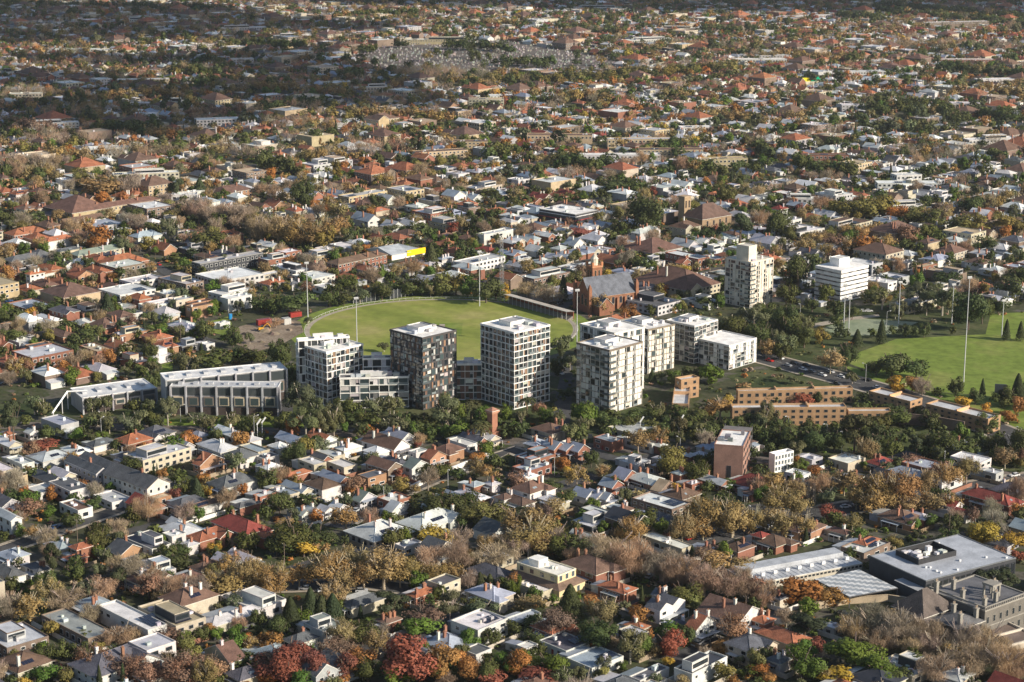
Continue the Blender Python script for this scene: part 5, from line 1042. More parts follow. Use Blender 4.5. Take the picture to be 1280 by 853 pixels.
# white wall along the lane and other garden walls
def wall_run(pts, h, col, label, name='garden_wall', t=.3):
    P = [G(*q) for q in pts]; p = thing(name, label, 'wall', P[0]); m = MB(); c = MB()
    for a, b in zip(P, P[1:]):
        a, b = a-P[0], b-P[0]; d = (b-a).normalized(); n = Vector((-d.y, d.x, 0))*t
        A, B, C2, D2 = a-n, b-n, b+n, a+n
        for u, v in ((A, B), (C2, D2), (B, C2), (D2, A)): m.poly([(u.x,u.y,0), (v.x,v.y,0), (v.x,v.y,h), (u.x,u.y,h)], col)
        n *= 1.3; A, B, C2, D2 = a-n, b-n, b+n, a+n
        for u, v in ((A, B), (C2, D2), (B, C2), (D2, A)): c.poly([(u.x,u.y,h+.01), (v.x,v.y,h+.01), (v.x,v.y,h+.13), (u.x,u.y,h+.13)], tuple(x*.92 for x in col))
        c.poly([(*q.xy, h+.13) for q in (A, B, C2, D2)], col)
    m.build('panel', p); c.build('coping', p)
wall_run([(508, 616), (540, 600), (582, 583), (612, 571)], 2.0, (.74,.73,.7), 'long white garden wall following the lane down from the railway')
wall_run([(1122, 530), (1160, 533), (1205, 541)], 5, (.17,.125,.10), 'tall brown retaining wall below the farthest brick flats', 'retaining_wall')
wall_run([(1000, 765), (1060, 755), (1110, 752), (1150, 758)], 2.4, (.42,.34,.24), 'curved stone wall in front of the school courtyard')
wall_run([(640, 541), (700, 545), (740, 548)], 1.6, (.45,.42,.38), 'low concrete wall along the railway by the driveway')
wall_run([(262, 445), (240, 448), (205, 452)], 1.6, (.5,.3,.12), 'orange timber paling fence behind the small green lawn', 'paling_fence', .1)
P = G(1013, 108); p = thing('roof_cover', 'house roof under a bright green tarpaulin with a yellow edge', 'covered house', P, R(20)); m = MB(); m.box(-9, 9, -6, 6, 0, 6, (.6,.55,.42)); m.build('wall', p); m = MB(); m.gable(-2, 9, -6, 6, 6.05, 3.5, 'x', (.0,.33,.16), (.0,.30,.14), 'paint', .4); m.build('green_tarpaulin', p); m = MB(); m.gable(-10, -2.6, -6, 6, 5.6, 3.5, 'x', (.75,.60,.02), (.7,.55,.02), 'paint', .2); m.build('yellow_tarpaulin', p)

# ------------------------------------------------------------------ the rest of the suburb
def inpoly(x, y, pl):
    c = False; j = len(pl)-1
    for i in range(len(pl)):
        if (pl[i][1] > y) != (pl[j][1] > y) and x < (pl[j][0]-pl[i][0])*(y-pl[i][1])/(pl[j][1]-pl[i][1])+pl[i][0]: c = not c
        j = i
    return c
EXC = [[(-90,482), (60,484), (185,478), (180,455), (240,452), (260,425), (262,398), (300,395), (345,385), (380,372), (470,362), (560,357), (640,366), (715,388), (790,400), (905,392), (905,384), (1000,384), (1100,382), (1230,385), (1400,372), (1400,560), (1240,548), (1100,575), (900,560), (640,553), (380,545), (0,537), (-90,536)],
       [(905,702), (1030,678), (1290,688), (1300,835), (1150,835), (1010,765), (905,735)], [(425,70), (530,48), (640,52), (760,72), (785,90), (640,94), (480,90)]]
def excluded(x, y):
    a, b = PX(x, y)
    return any(inpoly(a, b, e) for e in EXC)
def inframe(x, y, m=150):
    a, b = PX(x, y); return -m < a < 1280+m and -40 < b < 853+m
foot_grid()
rf_ = random.Random(99)
NB0 = len(TREES)
# tree belts that show as masses in the photograph
BELTS = """B 107 84 200 77;B 60 148 141 146;D 0 165 57 170;T 97 132 235 122;T 302 115 430 122;B 0 212 80 212;T 10 226 67 222;Q 104 238 161 238;B 134 198 232 196;T 188 172 255 172;B 265 200 322 200;T 380 204 430 200;B 222 276 330 292;T 330 294 425 300;E 215 92 270 98;E 250 80 275 86;
E 111 166 195 168;B 497 99 611 103;B 505 93 600 96;T 560 108 620 110;Q 615 107 766 102;B 437 194 507 192;Q 766 97 860 96;T 605 34 645 33;E 632 82 690 86;E 455 66 462 66;E 495 60 505 60;E 610 200 630 198;T 951 76 1078 79;B 1085 62 1186 60;E 1055 26 1100 26;E 1100 10 1290 28;E 1100 18 1290 36;E 1078 142 1190 150;
E 1090 134 1180 140;G 1085 166 1162 168;Q 850 90 917 92;B 20 120 60 122;T 60 200 110 205;B 40 180 100 184;E 330 215 360 218;B 340 160 420 165;E 250 110 300 106;T 440 150 560 155;E 150 12 290 16;E 0 8 130 12;E 420 25 520 20;B 840 60 930 64;E 700 40 780 46;E 880 40 980 44;E 1230 150 1290 160;B 1130 195 1170 198;
E 560 62 640 66;E 1180 90 1290 100;T 880 150 930 156;E 300 60 380 64;E 330 140 400 135;T 1240 120 1290 125;T 270 742 420 728;T 430 738 540 728;B 150 728 250 760;B 560 700 720 690;B 735 712 860 735;B 850 735 960 752;T 850 672 1005 668;T 1070 640 1190 645;B 1070 812 1260 845;R 330 850 460 852;O 560 848 640 850;D 120 850 250 862;T 640 705 700 700;E 340 700 400 690;B 1190 60 1290 66;E 780 240 800 245;E 690 210 760 215;T 700 130 760 128;E 850 215 900 222;E 1000 215 1060 222;E 930 190 960 195;D 240 150 300 146;D 0 140 40 142""".replace('\n', '')
for row in BELTS.split(';'):
    k, *q = row.split(); A, B = G(float(q[0]), float(q[1])), G(float(q[2]), float(q[3])); n = max(1, int((B-A).length/6))
    for i in range(n+1):
        P = A.lerp(B, (i+rf_.uniform(-.3, .3))/max(n, 1)); P.y += rf_.uniform(-14, 14)*(.3 if float(q[1]) > 600 else 1)
        u_ = .72 if float(q[1]) > 600 else 1; add_tree(P.x, P.y, rf_.uniform(13, 20)*u_, rf_.uniform(12, 17)*u_, k if rf_.random() < .8 else rf_.choice('TBE'))
for t in TREES[NB0:]: claim(t[0], t[1], 4.5, 4.5, 0)
foot_grid()
TH = R(44); U = (math.cos(TH), math.sin(TH)); V = (-U[1], U[0])
rf_ = random.Random(99)
def zone(px, py):
    if py > 520: return ('ggbbdwntrk'), (.42,.26,.22,.10), .55
    if px > 780 and py > 120: return ('wwwggbbtnd'), (.34,.2,.36,.10), .8
    if px < 520: return ('tttnnngwdb'), (.52,.2,.16,.12), .9
    return ('tttnngwwbr'), (.46,.22,.20,.12), .9
TER = [[(325,552), (620,552), (760,560), (900,600), (900,640), (780,650), (640,640), (470,645), (330,625)], [(0,548), (325,548), (325,600), (0,610)], [(620,262), (760,262), (760,330), (640,345)]]
for j in range(-40, 120):
    b0 = 27*j
    for i in range(-220, 320):
        a0 = i*6.4; x, y = a0*U[0]+b0*V[0], a0*U[1]+b0*V[1]
        if not (560 < y < 1500): continue
        px, py = PX(x, y)
        if not any(inpoly(px, py, e) for e in TER) or rf_.random() < .1 or on_road(x, y, 8): continue
        d_ = rf_.uniform(11, 15)
        if any(hits_foot(x+p*U[0]+q*V[0], y+p*U[1]+q*V[1], .2) for p in (-3, 0, 3) for q in (-d_/2, 0, d_/2)): continue
        add_house(x, y, 6.1, d_, rf_.uniform(3.0, 3.8), rf_.choice('VVVHF'), rf_.choice('ggbwwgbdb'), rf_.choice('RWCCGWR'), TH, ch=rf_.choice([1, 1, 2]), ext=rf_.choice([0, 3, 5]))
        if rf_.random() < .3: tx, ty = x+(d_/2+5)*V[0], y+(d_/2+5)*V[1]; add_tree(tx, ty, rf_.uniform(3, 6), rf_.uniform(4, 6.5), rf_.choice('EEGLLQO'))
foot_grid()
STREETS = MB()
def uv(a, b): return a*U[0]+b*V[0], a*U[1]+b*V[1]
SEGS = []
for k in range(-20, 60):
    b0 = 74*k+12
    stk = rf_.choice('TTBBEGOTB')
    ngh = []
    for j in range(-60, 200):
        a0 = j*20; x, y = uv(a0+10, b0)
        if not (520 < y < 3500) or abs(x) > .27*y+130 or not inframe(x, y) or excluded(x, y): continue
        x0, y0 = uv(a0, b0-4.5); x1, y1 = uv(a0+20, b0-4.5); x2, y2 = uv(a0+20, b0+4.5); x3, y3 = uv(a0, b0+4.5)
        if not hits_foot(x, y, 3): STREETS.poly([(x0,y0,.016), (x1,y1,.016), (x2,y2,.016), (x3,y3,.016)], (1,1,1), 'asphalt')
        if y < 1500 and not hits_foot(x, y, 3) and not on_road(x, y, 3):
            for q in (-3.2, 3.2):
                if rf_.random() < .3: qx, qy = uv(a0+rf_.uniform(4, 16), b0+q); car(qx, qy, TH+(math.pi if q > 0 else 0), rf_.choice(names))
            if j % 2 == 0:
                qx, qy = uv(a0+3, b0+5.4); pp = thing('power_pole', None, 'power pole', (qx, qy, 0), TH, 'power poles'); later(pp, 'wooden power pole with a crossarm', (qx, qy))
                mm = MB(); mm.cyl(0, 0, 0, 9, .16, .12, (.17,.13,.10), 'bark', 6); po_ = mm.build('pole', pp); po_.color = (1,1,1,1)
                mm = MB(); mm.box(-.06, .06, -1.2, 1.2, 8.2, 8.4, (.2,.16,.12), bottom=True)
                for q in (-1, 0, 1): mm.cyl(0, q, 8.4, 8.65, .05, .05, (.5,.5,.5))
                mm.build('crossarm', pp)
        for s in (-6.2, 6.2):
            for _ in range(2 if rf_.random() < (.8 if y > 1050 else .45) else 0):
                tx, ty = uv(a0+rf_.uniform(2, 18), b0+s)
                kk = stk if rf_.random() < .75 else rf_.choice('EGTOBL'); SEGS.append((tx, ty, kk))
    # lots on both sides
    for s in (1, -1):
        a = -1400.0
        while a < 3800:
            lw = rf_.uniform(10.5, 15); x, y = uv(a+lw/2, b0+s*20)
            if not (520 < y < 3500) or abs(x) > .27*y+130: a += lw; continue
            if int(a//170) != int((a+lw)//170): a += 10; continue          # a cross street
            if not inframe(x, y) or excluded(x, y): a += lw; continue
            px, py = PX(x, y); rc, tw, tden = zone(px, py)
            t = rf_.random(); ap = t > 1-(.09 if py < 400 else .03)
            if ap: lw = rf_.uniform(20, 30)
            w_ = lw-rf_.uniform(2.0, 3.6); d_ = rf_.uniform(12, 17)
            if ap: d_ = rf_.uniform(16, 26)
            ty = 'H' if t < tw[0] else 'V' if t < tw[0]+tw[1] else 'F' if t < .9 else rf_.choice('HF')
            h_ = rf_.uniform(2.7, 3.5) if rf_.random() < .86 else rf_.uniform(5.2, 6.3)
            if ap: h_ = rf_.uniform(5.8, 8.5); ty = rf_.choice('HFF')
            cx, cy = uv(a+lw/2, b0+s*(7.5+d_/2+rf_.uniform(0, 4)))
            c = rf_.choice(rc); 
            if ty == 'F': c = rf_.choice('wwgggbikd')
            elif ty == 'V' and c == 'i': c = 'g'
            wc = rf_.choice('RROOCCN') if c in 'tnr' else rf_.choice('WWCCGGRN')
            if ap: wc = rf_.choice('YCNNCRG'); c = rf_.choice('nnt') if ty == 'H' else rf_.choice('wgi')
            rr = math.hypot(w_, d_)/2
            ok = not (hits_foot(cx, cy, min(w_, d_)*.42) or on_road(cx, cy, 5))
            if ok:
                for q in (-.45, .45):
                    for q2 in (-.45, .45):
                        gx, gy = cx+q*w_*U[0]+q2*d_*V[0], cy+q*w_*U[1]+q2*d_*V[1]
                        if hits_foot(gx, gy, .4): ok = False
            if ok:
                add_house(cx, cy, w_, d_, h_, ty, c, wc, TH+(0 if s > 0 else math.pi)+R(rf_.uniform(-2, 2)), ext=0 if ap else None)
            # trees of the garden
            for _ in range(rf_.choice([2, 3, 3, 4, 5, 6]) if rf_.random() < tden else rf_.choice([1, 1, 2])):
                tx, ty_ = uv(a+rf_.uniform(0, lw), b0+s*rf_.choice([rf_.uniform(6, 11), rf_.uniform(24, 36), rf_.uniform(24, 36)]))
                r_ = rf_.random()
                kk = rf_.choice('EEEEEGGLLQ') if r_ < .70 else rf_.choice('TBBT') if r_ < (.88 if px < 600 else .80) else rf_.choice('ODQQQTYRDQ') if r_ < .95 else rf_.choice('CCPE')
                SEGS.append((tx, ty_, kk))
            a += lw
tag(STREETS.build('streets'), kind='structure')
FOOT[:] = [f for f in FOOT if not (f[2] == 4.5 and f[3] == 4.5)]
foot_grid()
for k in range(150):
    y = rf_.uniform(1350, 3200); x = rf_.uniform(-.27, .27)*y
    if excluded(x, y) or not inframe(x, y): continue
    add_tree(x, y, rf_.uniform(11, 19), rf_.uniform(12, 20), rf_.choice('EEEPEG'))
for k in range(34):
    P = G(rf_.uniform(430, 780), rf_.uniform(52, 92)); add_tree(P.x, P.y, rf_.uniform(9, 18), rf_.uniform(9, 17), rf_.choice('EEEETB'))
# dense green along the railway and around the towers
for (x0, y0, x1, y1, n, ks) in ((0, 536, 400, 544, 26, 'EGGE'), (380, 540, 700, 552, 30, 'EGLE'), (700, 545, 960, 556, 26, 'EEGE'), (930, 545, 1290, 590, 46, 'EEEP'), (0, 520, 200, 523, 10, 'EG'), (600, 520, 720, 545, 10, 'EGL'), (900, 400, 1060, 440, 18, 'EEG'), (1100, 382, 1230, 400, 14, 'EEG'), (340, 372, 560, 362, 18, 'EGE'), (960, 545, 1200, 555, 14, 'EE'), (1250, 495, 1290, 520, 6, 'EG'), (150, 470, 200, 476, 8, 'EG'), (360, 455, 370, 500, 5, 'E')):
    for i in range(n):
        P = G(x0+(x1-x0)*rf_.random(), y0+(y1-y0)*rf_.random()+rf_.uniform(-3, 3))
        if hits_foot(P.x, P.y, 1.0) or on_road(P.x, P.y): continue
        s = rf_.uniform(.6, 1.15); add_tree(P.x, P.y, 8.5*s, 9*s, rf_.choice(ks))
TG = {}
def near_tree(x, y, r):
    for i in (-1, 0, 1):
        for j in (-1, 0, 1):
            for t in TG.get((int(x//12)+i, int(y//12)+j), ()):
                if (t[0]-x)**2+(t[1]-y)**2 < (r+t[2]*.3)**2: return True
    return False
for t in TREES: TG.setdefault((int(t[0]//12), int(t[1]//12)), []).append(t)
for x, y, k in SEGS:
    if not inframe(x, y, 140) or excluded(x, y): continue
    px, py = PX(x, y)
    if any(inpoly(px, py, e) for e in TER) and rf_.random() < .65: continue
    s = rf_.uniform(.5, 1.3)**1.1; wd, ht = 8.2*s, 8.2*s
    if k in 'TB': wd, ht = 10*s, 9.5*s
    if k == 'C': wd, ht = 2.6*s, 9*s
    if py < 330 and px < 560 and rf_.random() < .35: k = rf_.choice('TBBQ'); wd *= 1.2; ht *= 1.1
    if py < 200: wd *= 1.25; ht *= 1.15
    if hits_foot(x, y, wd*.12) or on_road(x, y, .5) or near_tree(x, y, wd*.16): continue
    TREES.append((x, y, wd, ht, k, False)); TG.setdefault((int(x//12), int(y//12)), []).append(TREES[-1])

SHR = []
for k in range(29000):
    y = 560+1200*rf_.random()**.8; x = rf_.uniform(-.31, .31)*y
    if not inframe(x, y, 120) or excluded(x, y) and rf_.random() < .75 or hits_foot(x, y, .3) or on_road(x, y): continue
    if math.hypot((x-OC.x)/(OA+10), (y-OC.y)/(OB+10)) < 1: continue
    a, b = PX(x, y)
    if any(inpoly(a, b, e) for e in ([(1050,455), (1080,425), (1232,400), (1345,380), (1345,520), (1240,515)], [(1015,420), (1060,392), (1155,396), (1130,425)], [(280,430), (300,402), (380,395), (380,432)])): continue
    bb = (y*math.cos(TH)*1.0-x*math.sin(TH))
    if abs(((x*V[0]+y*V[1])-12+37) % 74-37) < 5 and not excluded(x, y): continue
    SHR.append((x, y))
# trees close to the walls that face the lower ground
for h in list(HOUSES):
    px, py = PX(h['x'], h['y'])
    if not inframe(h['x'], h['y'], 30) or py < 60 or (any(inpoly(px, py, e) for e in TER) and rf_.random() < .7): continue
    c, n = math.cos(h['rz']), math.sin(h['rz'])
    for _ in range(rf_.choice([1, 2, 2, 3])):
        t = rf_.uniform(-.5, .5); o = rf_.uniform(1.8, 4.0)
        a, b = rf_.choice([(-h['w']/2-o, t*h['d']), (t*h['w'], -h['d']/2-o), (t*h['w'], -h['d']/2-o)])
        if abs(h['rz']-R(45)) > 1: a, b = -a, -b
        x, y = h['x']+a*c-b*n, h['y']+a*n+b*c; s = rf_.uniform(.45, .95)*min(1.25, .75+h['h']/14)
        k = rf_.choice('EEEGLLQ') if rf_.random() < .72 else rf_.choice('TBODQRC')
        if hits_foot(x, y, -.3) or on_road(x, y, .3) or near_tree(x, y, 1.3): continue
        wd, ht = (8*s, 8*s) if k != 'C' else (2.4, 8*s)
        TREES.append((x, y, wd, ht, k, False)); TG.setdefault((int(x//12), int(y//12)), []).append(TREES[-1])
# a broken bank of cloud high up, whose shade lies over the far suburb
def cloud(sx, sy, rx, ry, seed, zc=1100):
    g = np.random.default_rng(seed); d = zc/math.tan(R(SUN_EL)); cx, cy = sx+d*math.cos(R(SUN_AZ)), sy+d*math.sin(R(SUN_AZ)); m = MB()
    for k in range(16):
        q = g.normal(size=2)*.5; r = float(g.uniform(.22, .5)); n = 12
        ox, oy, oz = cx+q[0]*rx, cy+q[1]*ry, zc+float(g.uniform(-40, 60)); b = len(m.v)
        for j in range(7):
            for i in range(n):
                a = 2*math.pi*i/n; e = math.pi*j/6-math.pi/2; w_ = 1+.12*math.sin(3*a+k+j)
                m.v.append((ox+rx*r*math.cos(e)*math.cos(a)*w_, oy+ry*r*math.cos(e)*math.sin(a)*w_, oz+min(rx, ry)*r*.6*math.sin(e)))
        for j in range(6):
            for i in range(n): u = (i+1) % n; m.f.append((b+j*n+i, b+j*n+u, b+(j+1)*n+u, b+(j+1)*n+i)); m.c.append((.8,.8,.8)); m.m.append('cloud')
    tag(m.build('cloud'), 'pale cloud bank shading the %s' % {3: 'upper left suburb', 4: 'upper right suburb', 5: 'middle left suburb'}[seed], 'cloud', kind='stuff')
cm = mat('cloud', (.8,.8,.8), rough=1, spec=0); t = cm.node_tree; tr = t.nodes.new('ShaderNodeBsdfTransparent'); mx = t.nodes.new('ShaderNodeMixShader'); mx.inputs[0].default_value = .06
t.links.new(tr.outputs[0], mx.inputs[1]); t.links.new(t.nodes['Principled BSDF'].outputs[0], mx.inputs[2]); t.links.new(mx.outputs[0], t.nodes['Material Output'].inputs['Surface'])
cloud(-600, 2800, 520, 420, 3); cloud(500, 3150, 700, 260, 4); cloud(-330, 1900, 260, 200, 5)
# ------------------------------------------------------------------ tree shapes: height 1, width 1, foot at the origin
def crown(kind, seed, n, leaf):
    g = np.random.default_rng(seed); r = random.Random(seed)
    def rv(m): v = g.normal(size=(m, 3)); return v/np.linalg.norm(v, axis=1, keepdims=True)
    asp = 1.0
    if kind == 'C':
        t = g.random(n)**.75; ang = g.random(n)*6.283; rad = (.5*(1-t)**.75+.03)*(.75+.35*g.random(n))
        c = np.stack([rad*np.cos(ang), rad*np.sin(ang), .05+.95*t], 1); nr = np.stack([np.cos(ang), np.sin(ang), .35+0*ang], 1)
        var = .8+.4*g.random(n)
    elif kind == 'M':
        cs, ns, var = [], [], []
        for k in range(26):
            a = k*2.4; up = r.uniform(-.25, .75)
            for i in range(n//26):
                t = (i+1)/(n//26); cs.append((.5*t*math.cos(a), .5*t*math.sin(a), .82+.28*t*up-.22*t*t)); ns.append((.3*math.cos(a), .3*math.sin(a), 1)); var.append(.7+.6*r.random())
        c, nr, var = np.array(cs), np.array(ns), np.array(var); n = len(c)
    else:
        K = {'E': 16, 'L': 15, 'G': 11, 'P': 10, 'A': 16, 'T': 20, 'B': 18}[kind]; cl = []
        for k in range(K):
            d = rv(1)[0]; q = r.random()**.45
            if kind == 'E' or kind == 'L' or kind == 'A': cl.append((d[0]*.38*q, d[1]*.38*q, .50+d[2]*.33*q, r.uniform(.14, .22)))
            elif kind == 'G': cl.append((d[0]*.41*q, d[1]*.41*q, .58+d[2]*.32*q, r.uniform(.11, .19)))
            elif kind == 'P': cl.append((d[0]*.34*q, d[1]*.34*q, .45+.5*(k+.5)/K, r.uniform(.13, .2)))
            else: cl.append((d[0]*.40*q, d[1]*.40*q, .55+d[2]*.32*q, r.uniform(.13, .2)))
        cl = np.array(cl); wt = cl[:, 3]**2; pick = g.choice(K, n, p=wt/wt.sum()); d = rv(n); rad = cl[pick, 3:4]*(.55+.5*g.random((n, 1)))
        if kind in 'TB': rad = cl[pick, 3:4]*(.25+.85*g.random((n, 1)))
        fl = np.array([1, 1, .55 if kind == 'P' else .95]); c = cl[pick, :3]+d*rad*fl
        o = c-np.array([0, 0, .5]); o /= np.linalg.norm(o, axis=1, keepdims=True)+1e-6; nr = d*.65+o*.5+np.array([0, 0, .15])
        cv = .84+.32*g.random(K); var = cv[pick]*(.84+.32*g.random(n))
    nr = nr+g.normal(size=(n, 3))*.28; nr /= np.linalg.norm(nr, axis=1, keepdims=True)
    t1 = np.cross(nr, rv(n)); t1 /= np.linalg.norm(t1, axis=1, keepdims=True); t2 = np.cross(nr, t1)
    sz = leaf*(.6+.8*g.random((n, 1))); e1, e2 = t1*sz, t2*sz*.75
    if kind == 'B': up = np.array([0, 0, 1.0])+g.normal(size=(n, 3))*.55; up /= np.linalg.norm(up, axis=1, keepdims=True); e1 = up*sz*2.3; e2 = np.cross(up, rv(n))*sz*.11
    if kind == 'M': e1 = t1*sz*1.2; e2 = t2*sz*.8
    v = np.stack([c-e1*.5-e2*.2, c+e2*.5-e1*.1, c+e1*.5+e2*.15, c-e2*.5+e1*.12], 1)
    return v, var
def leaf_mesh(name, v, col, mt='leaf'):
    n = len(v); me = bpy.data.meshes.new(name); me.vertices.add(n*4); me.vertices.foreach_set('co', v.reshape(-1))
    me.loops.add(n*4); me.loops.foreach_set('vertex_index', np.arange(n*4, dtype=np.int32)); me.polygons.add(n)
    me.polygons.foreach_set('loop_start', np.arange(0, n*4, 4, dtype=np.int32)); me.materials.append(MATS[mt]); me.update(calc_edges=True)
    at = me.attributes.new('col', 'FLOAT_COLOR', 'FACE'); c4 = np.ones((n, 4), np.float32); c4[:, :3] = col; at.data.foreach_set('color', c4.reshape(-1)); return me
SHAPE = {'E': 'E', 'G': 'G', 'L': 'L', 'T': 'T', 'B': 'B', 'O': 'A', 'R': 'A', 'Y': 'A', 'D': 'T', 'Q': 'A', 'C': 'C', 'P': 'P', 'M': 'M'}
NV = 5; PRO = {}
def protos(shape, lod):
    """five variants of a crown; lod 2 close, 1 middle"""
    if (shape, lod) not in PRO:
        n, lf = {2: (4200, .047), 1: (1500, .075)}[lod]
        if shape == 'C': lf *= 1.1
        if shape == 'B': n = int(n*1.9)
        if shape == 'T': n = int(n*.85); lf *= .8
        if shape == 'G': n = int(n*.8); lf *= .9
        if shape == 'M': n, lf = 520, .10
        PRO[shape, lod] = []
        for k in range(NV):
            v, var = crown(shape, 100*lod+k+ord(shape)*7, n, lf); PRO[shape, lod].append(leaf_mesh('crown', v, var[:, None]*np.array([1, 1, 1])))
    return PRO[shape, lod]
TRK = {}
def trunk(shape):
    if shape not in TRK:
        TRK[shape] = []
        for k in range(3):
            r = random.Random(k*7+ord(shape)); m = MB(); top = {'C': .5, 'M': .85, 'P': .8}.get(shape, .45); r0 = .03 if shape != 'M' else .05
            m.cyl(0, 0, 0, top, r0, r0*(.6 if shape != 'M' else .8), (1,1,1), 'bark', 6)
            if shape not in 'CM':
                for i in range(7):
                    a = i*.9+r.random(); e = (.34*math.cos(a)*r.uniform(.5, 1), .34*math.sin(a)*r.uniform(.5, 1), r.uniform(.6, .9)); m.bar((0, 0, r.uniform(.22, top)), e, .011, (1,1,1), 'bark', 4)
                    if shape in 'BT':
                        for j in range(3): m.bar(tuple(q*.6+(0, 0, .12)[ii] for ii, q in enumerate(e)), (e[0]+r.uniform(-.15, .15), e[1]+r.uniform(-.15, .15), e[2]+r.uniform(0, .12)), .006, (1,1,1), 'bark', 3)
            TRK[shape].append(m.mesh('trunk'))
    return TRK[shape]
TNAME = {'E': ('evergreen_tree', 'dark green evergreen tree'), 'G': ('gum_tree', 'olive green gum tree'), 'L': ('leafy_tree', 'fresh green leafy tree'), 'T': ('plane_tree', 'tan gold plane tree'), 'B': ('bare_tree', 'nearly bare brown tree'), 'O': ('autumn_tree', 'rust orange autumn tree'),
         'R': ('autumn_tree', 'dark red autumn tree'), 'Y': ('autumn_tree', 'bright yellow autumn tree'), 'D': ('autumn_tree', 'dusty russet autumn tree'), 'Q': ('turning_tree', 'yellow green turning tree'), 'C': ('cypress_tree', 'narrow dark cypress tree'), 'P': ('pine_tree', 'dark spreading pine tree'), 'M': ('palm_tree', 'feathery palm tree')}
BARK = {'G': (.40,.35,.28), 'T': (.34,.28,.20), 'B': (.27,.22,.18), 'M': (.2,.15,.1)}
order = sorted(TREES, key=lambda t: -(SC(t[0], t[1])*t[3]*(1.3 if t[5] else 1)))
cnt = {}; rt = random.Random(5); far_v, far_c = [], []; FAR = {}
LIM = 230
for x, y, wd, ht, k, man in order:
    sh = SHAPE[k]; s = SC(x, y); px, py = PX(x, y); nm, look = TNAME[k]
    cj = jit(CR[k], .22, rt); hue = rt.uniform(-.12, .12); cj = (cj[0]*(1+hue), cj[1], cj[2]*(1-hue))
    rz = rt.random()*6.283; wv = wd*rt.uniform(.92, 1.1)
    if cnt.get(nm, 0) < LIM and py > 205 and -20 < px < 1300 and s*ht > 9:
        cnt[nm] = cnt.get(nm, 0)+1
        size = 'tall ' if ht > 12.5 else 'small ' if ht < 6.5 else ''
        p = thing(nm, None, 'tree', (x, y, 0), rz, nm.replace('_', ' ')+'s of the suburb'); later(p, size+('broad ' if wd/ht > 1.18 else 'slender ' if wd/ht < .82 else '')+('pale ' if sum(cj) > sum(CR[k])*1.1 else 'deep ' if sum(cj) < sum(CR[k])*.9 else '')+look, (x, y, 0))
        o = bpy.data.objects.new('trunk', rt.choice(trunk(sh))); COL.objects.link(o); o.parent = p; o.scale = (wv, wv, ht); o.color = (*jit(BARK.get(k, (.12,.09,.07)), .2, rt), 1)
        o = bpy.data.objects.new('crown', rt.choice(protos(sh, 2 if s*ht > 36 else 1))); COL.objects.link(o); o.parent = p; o.scale = (wv, wv, ht); o.color = (*cj, 1)
    else:
        n = 260 if s*ht > 14 else 120; key = (sh, n)
        if key not in FAR: FAR[key] = [crown(sh, 900+i+ord(sh), n, {260: .135, 120: .18}[n]*(.8 if sh in 'BT' else 1)) for i in range(6)]
        v, var = rt.choice(FAR[key]); c, q = math.cos(rz), math.sin(rz)
        X = (v[..., 0]*c-v[..., 1]*q)*wv+x; Y = (v[..., 0]*q+v[..., 1]*c)*wv+y
        far_v.append(np.stack([X, Y, v[..., 2]*ht], -1)); far_c.append(var[:, None]*np.array(cj)[None])
if far_v:
    o = bpy.data.objects.new('distant_trees', leaf_mesh('distant_trees', np.concatenate(far_v), np.concatenate(far_c))); COL.objects.link(o)
    tag(o, 'mass of green and autumn brown trees spread through the far suburb', 'tree mass', kind='stuff')

sv, scol = [], []; SHP = [crown('E', 40+i, 26, .36) for i in range(6)]
for x, y in SHR:
    v, var = rt.choice(SHP); a = rt.uniform(1.4, 4.0); hh = a*rt.uniform(.55, .9); c = jit(CR[rt.choice('EEEGGLLQOBD')], .3, rt)
    sv.append(np.stack([v[..., 0]*a+x, v[..., 1]*a+y, (v[..., 2]-.15)*hh], -1)); scol.append(var[:, None]*np.array(c)[None])
o = bpy.data.objects.new('garden_undergrowth', leaf_mesh('garden_undergrowth', np.concatenate(sv), np.concatenate(scol))); COL.objects.link(o)
tag(o, 'low shrubs and undergrowth filling the gardens between the houses', 'undergrowth', kind='stuff')

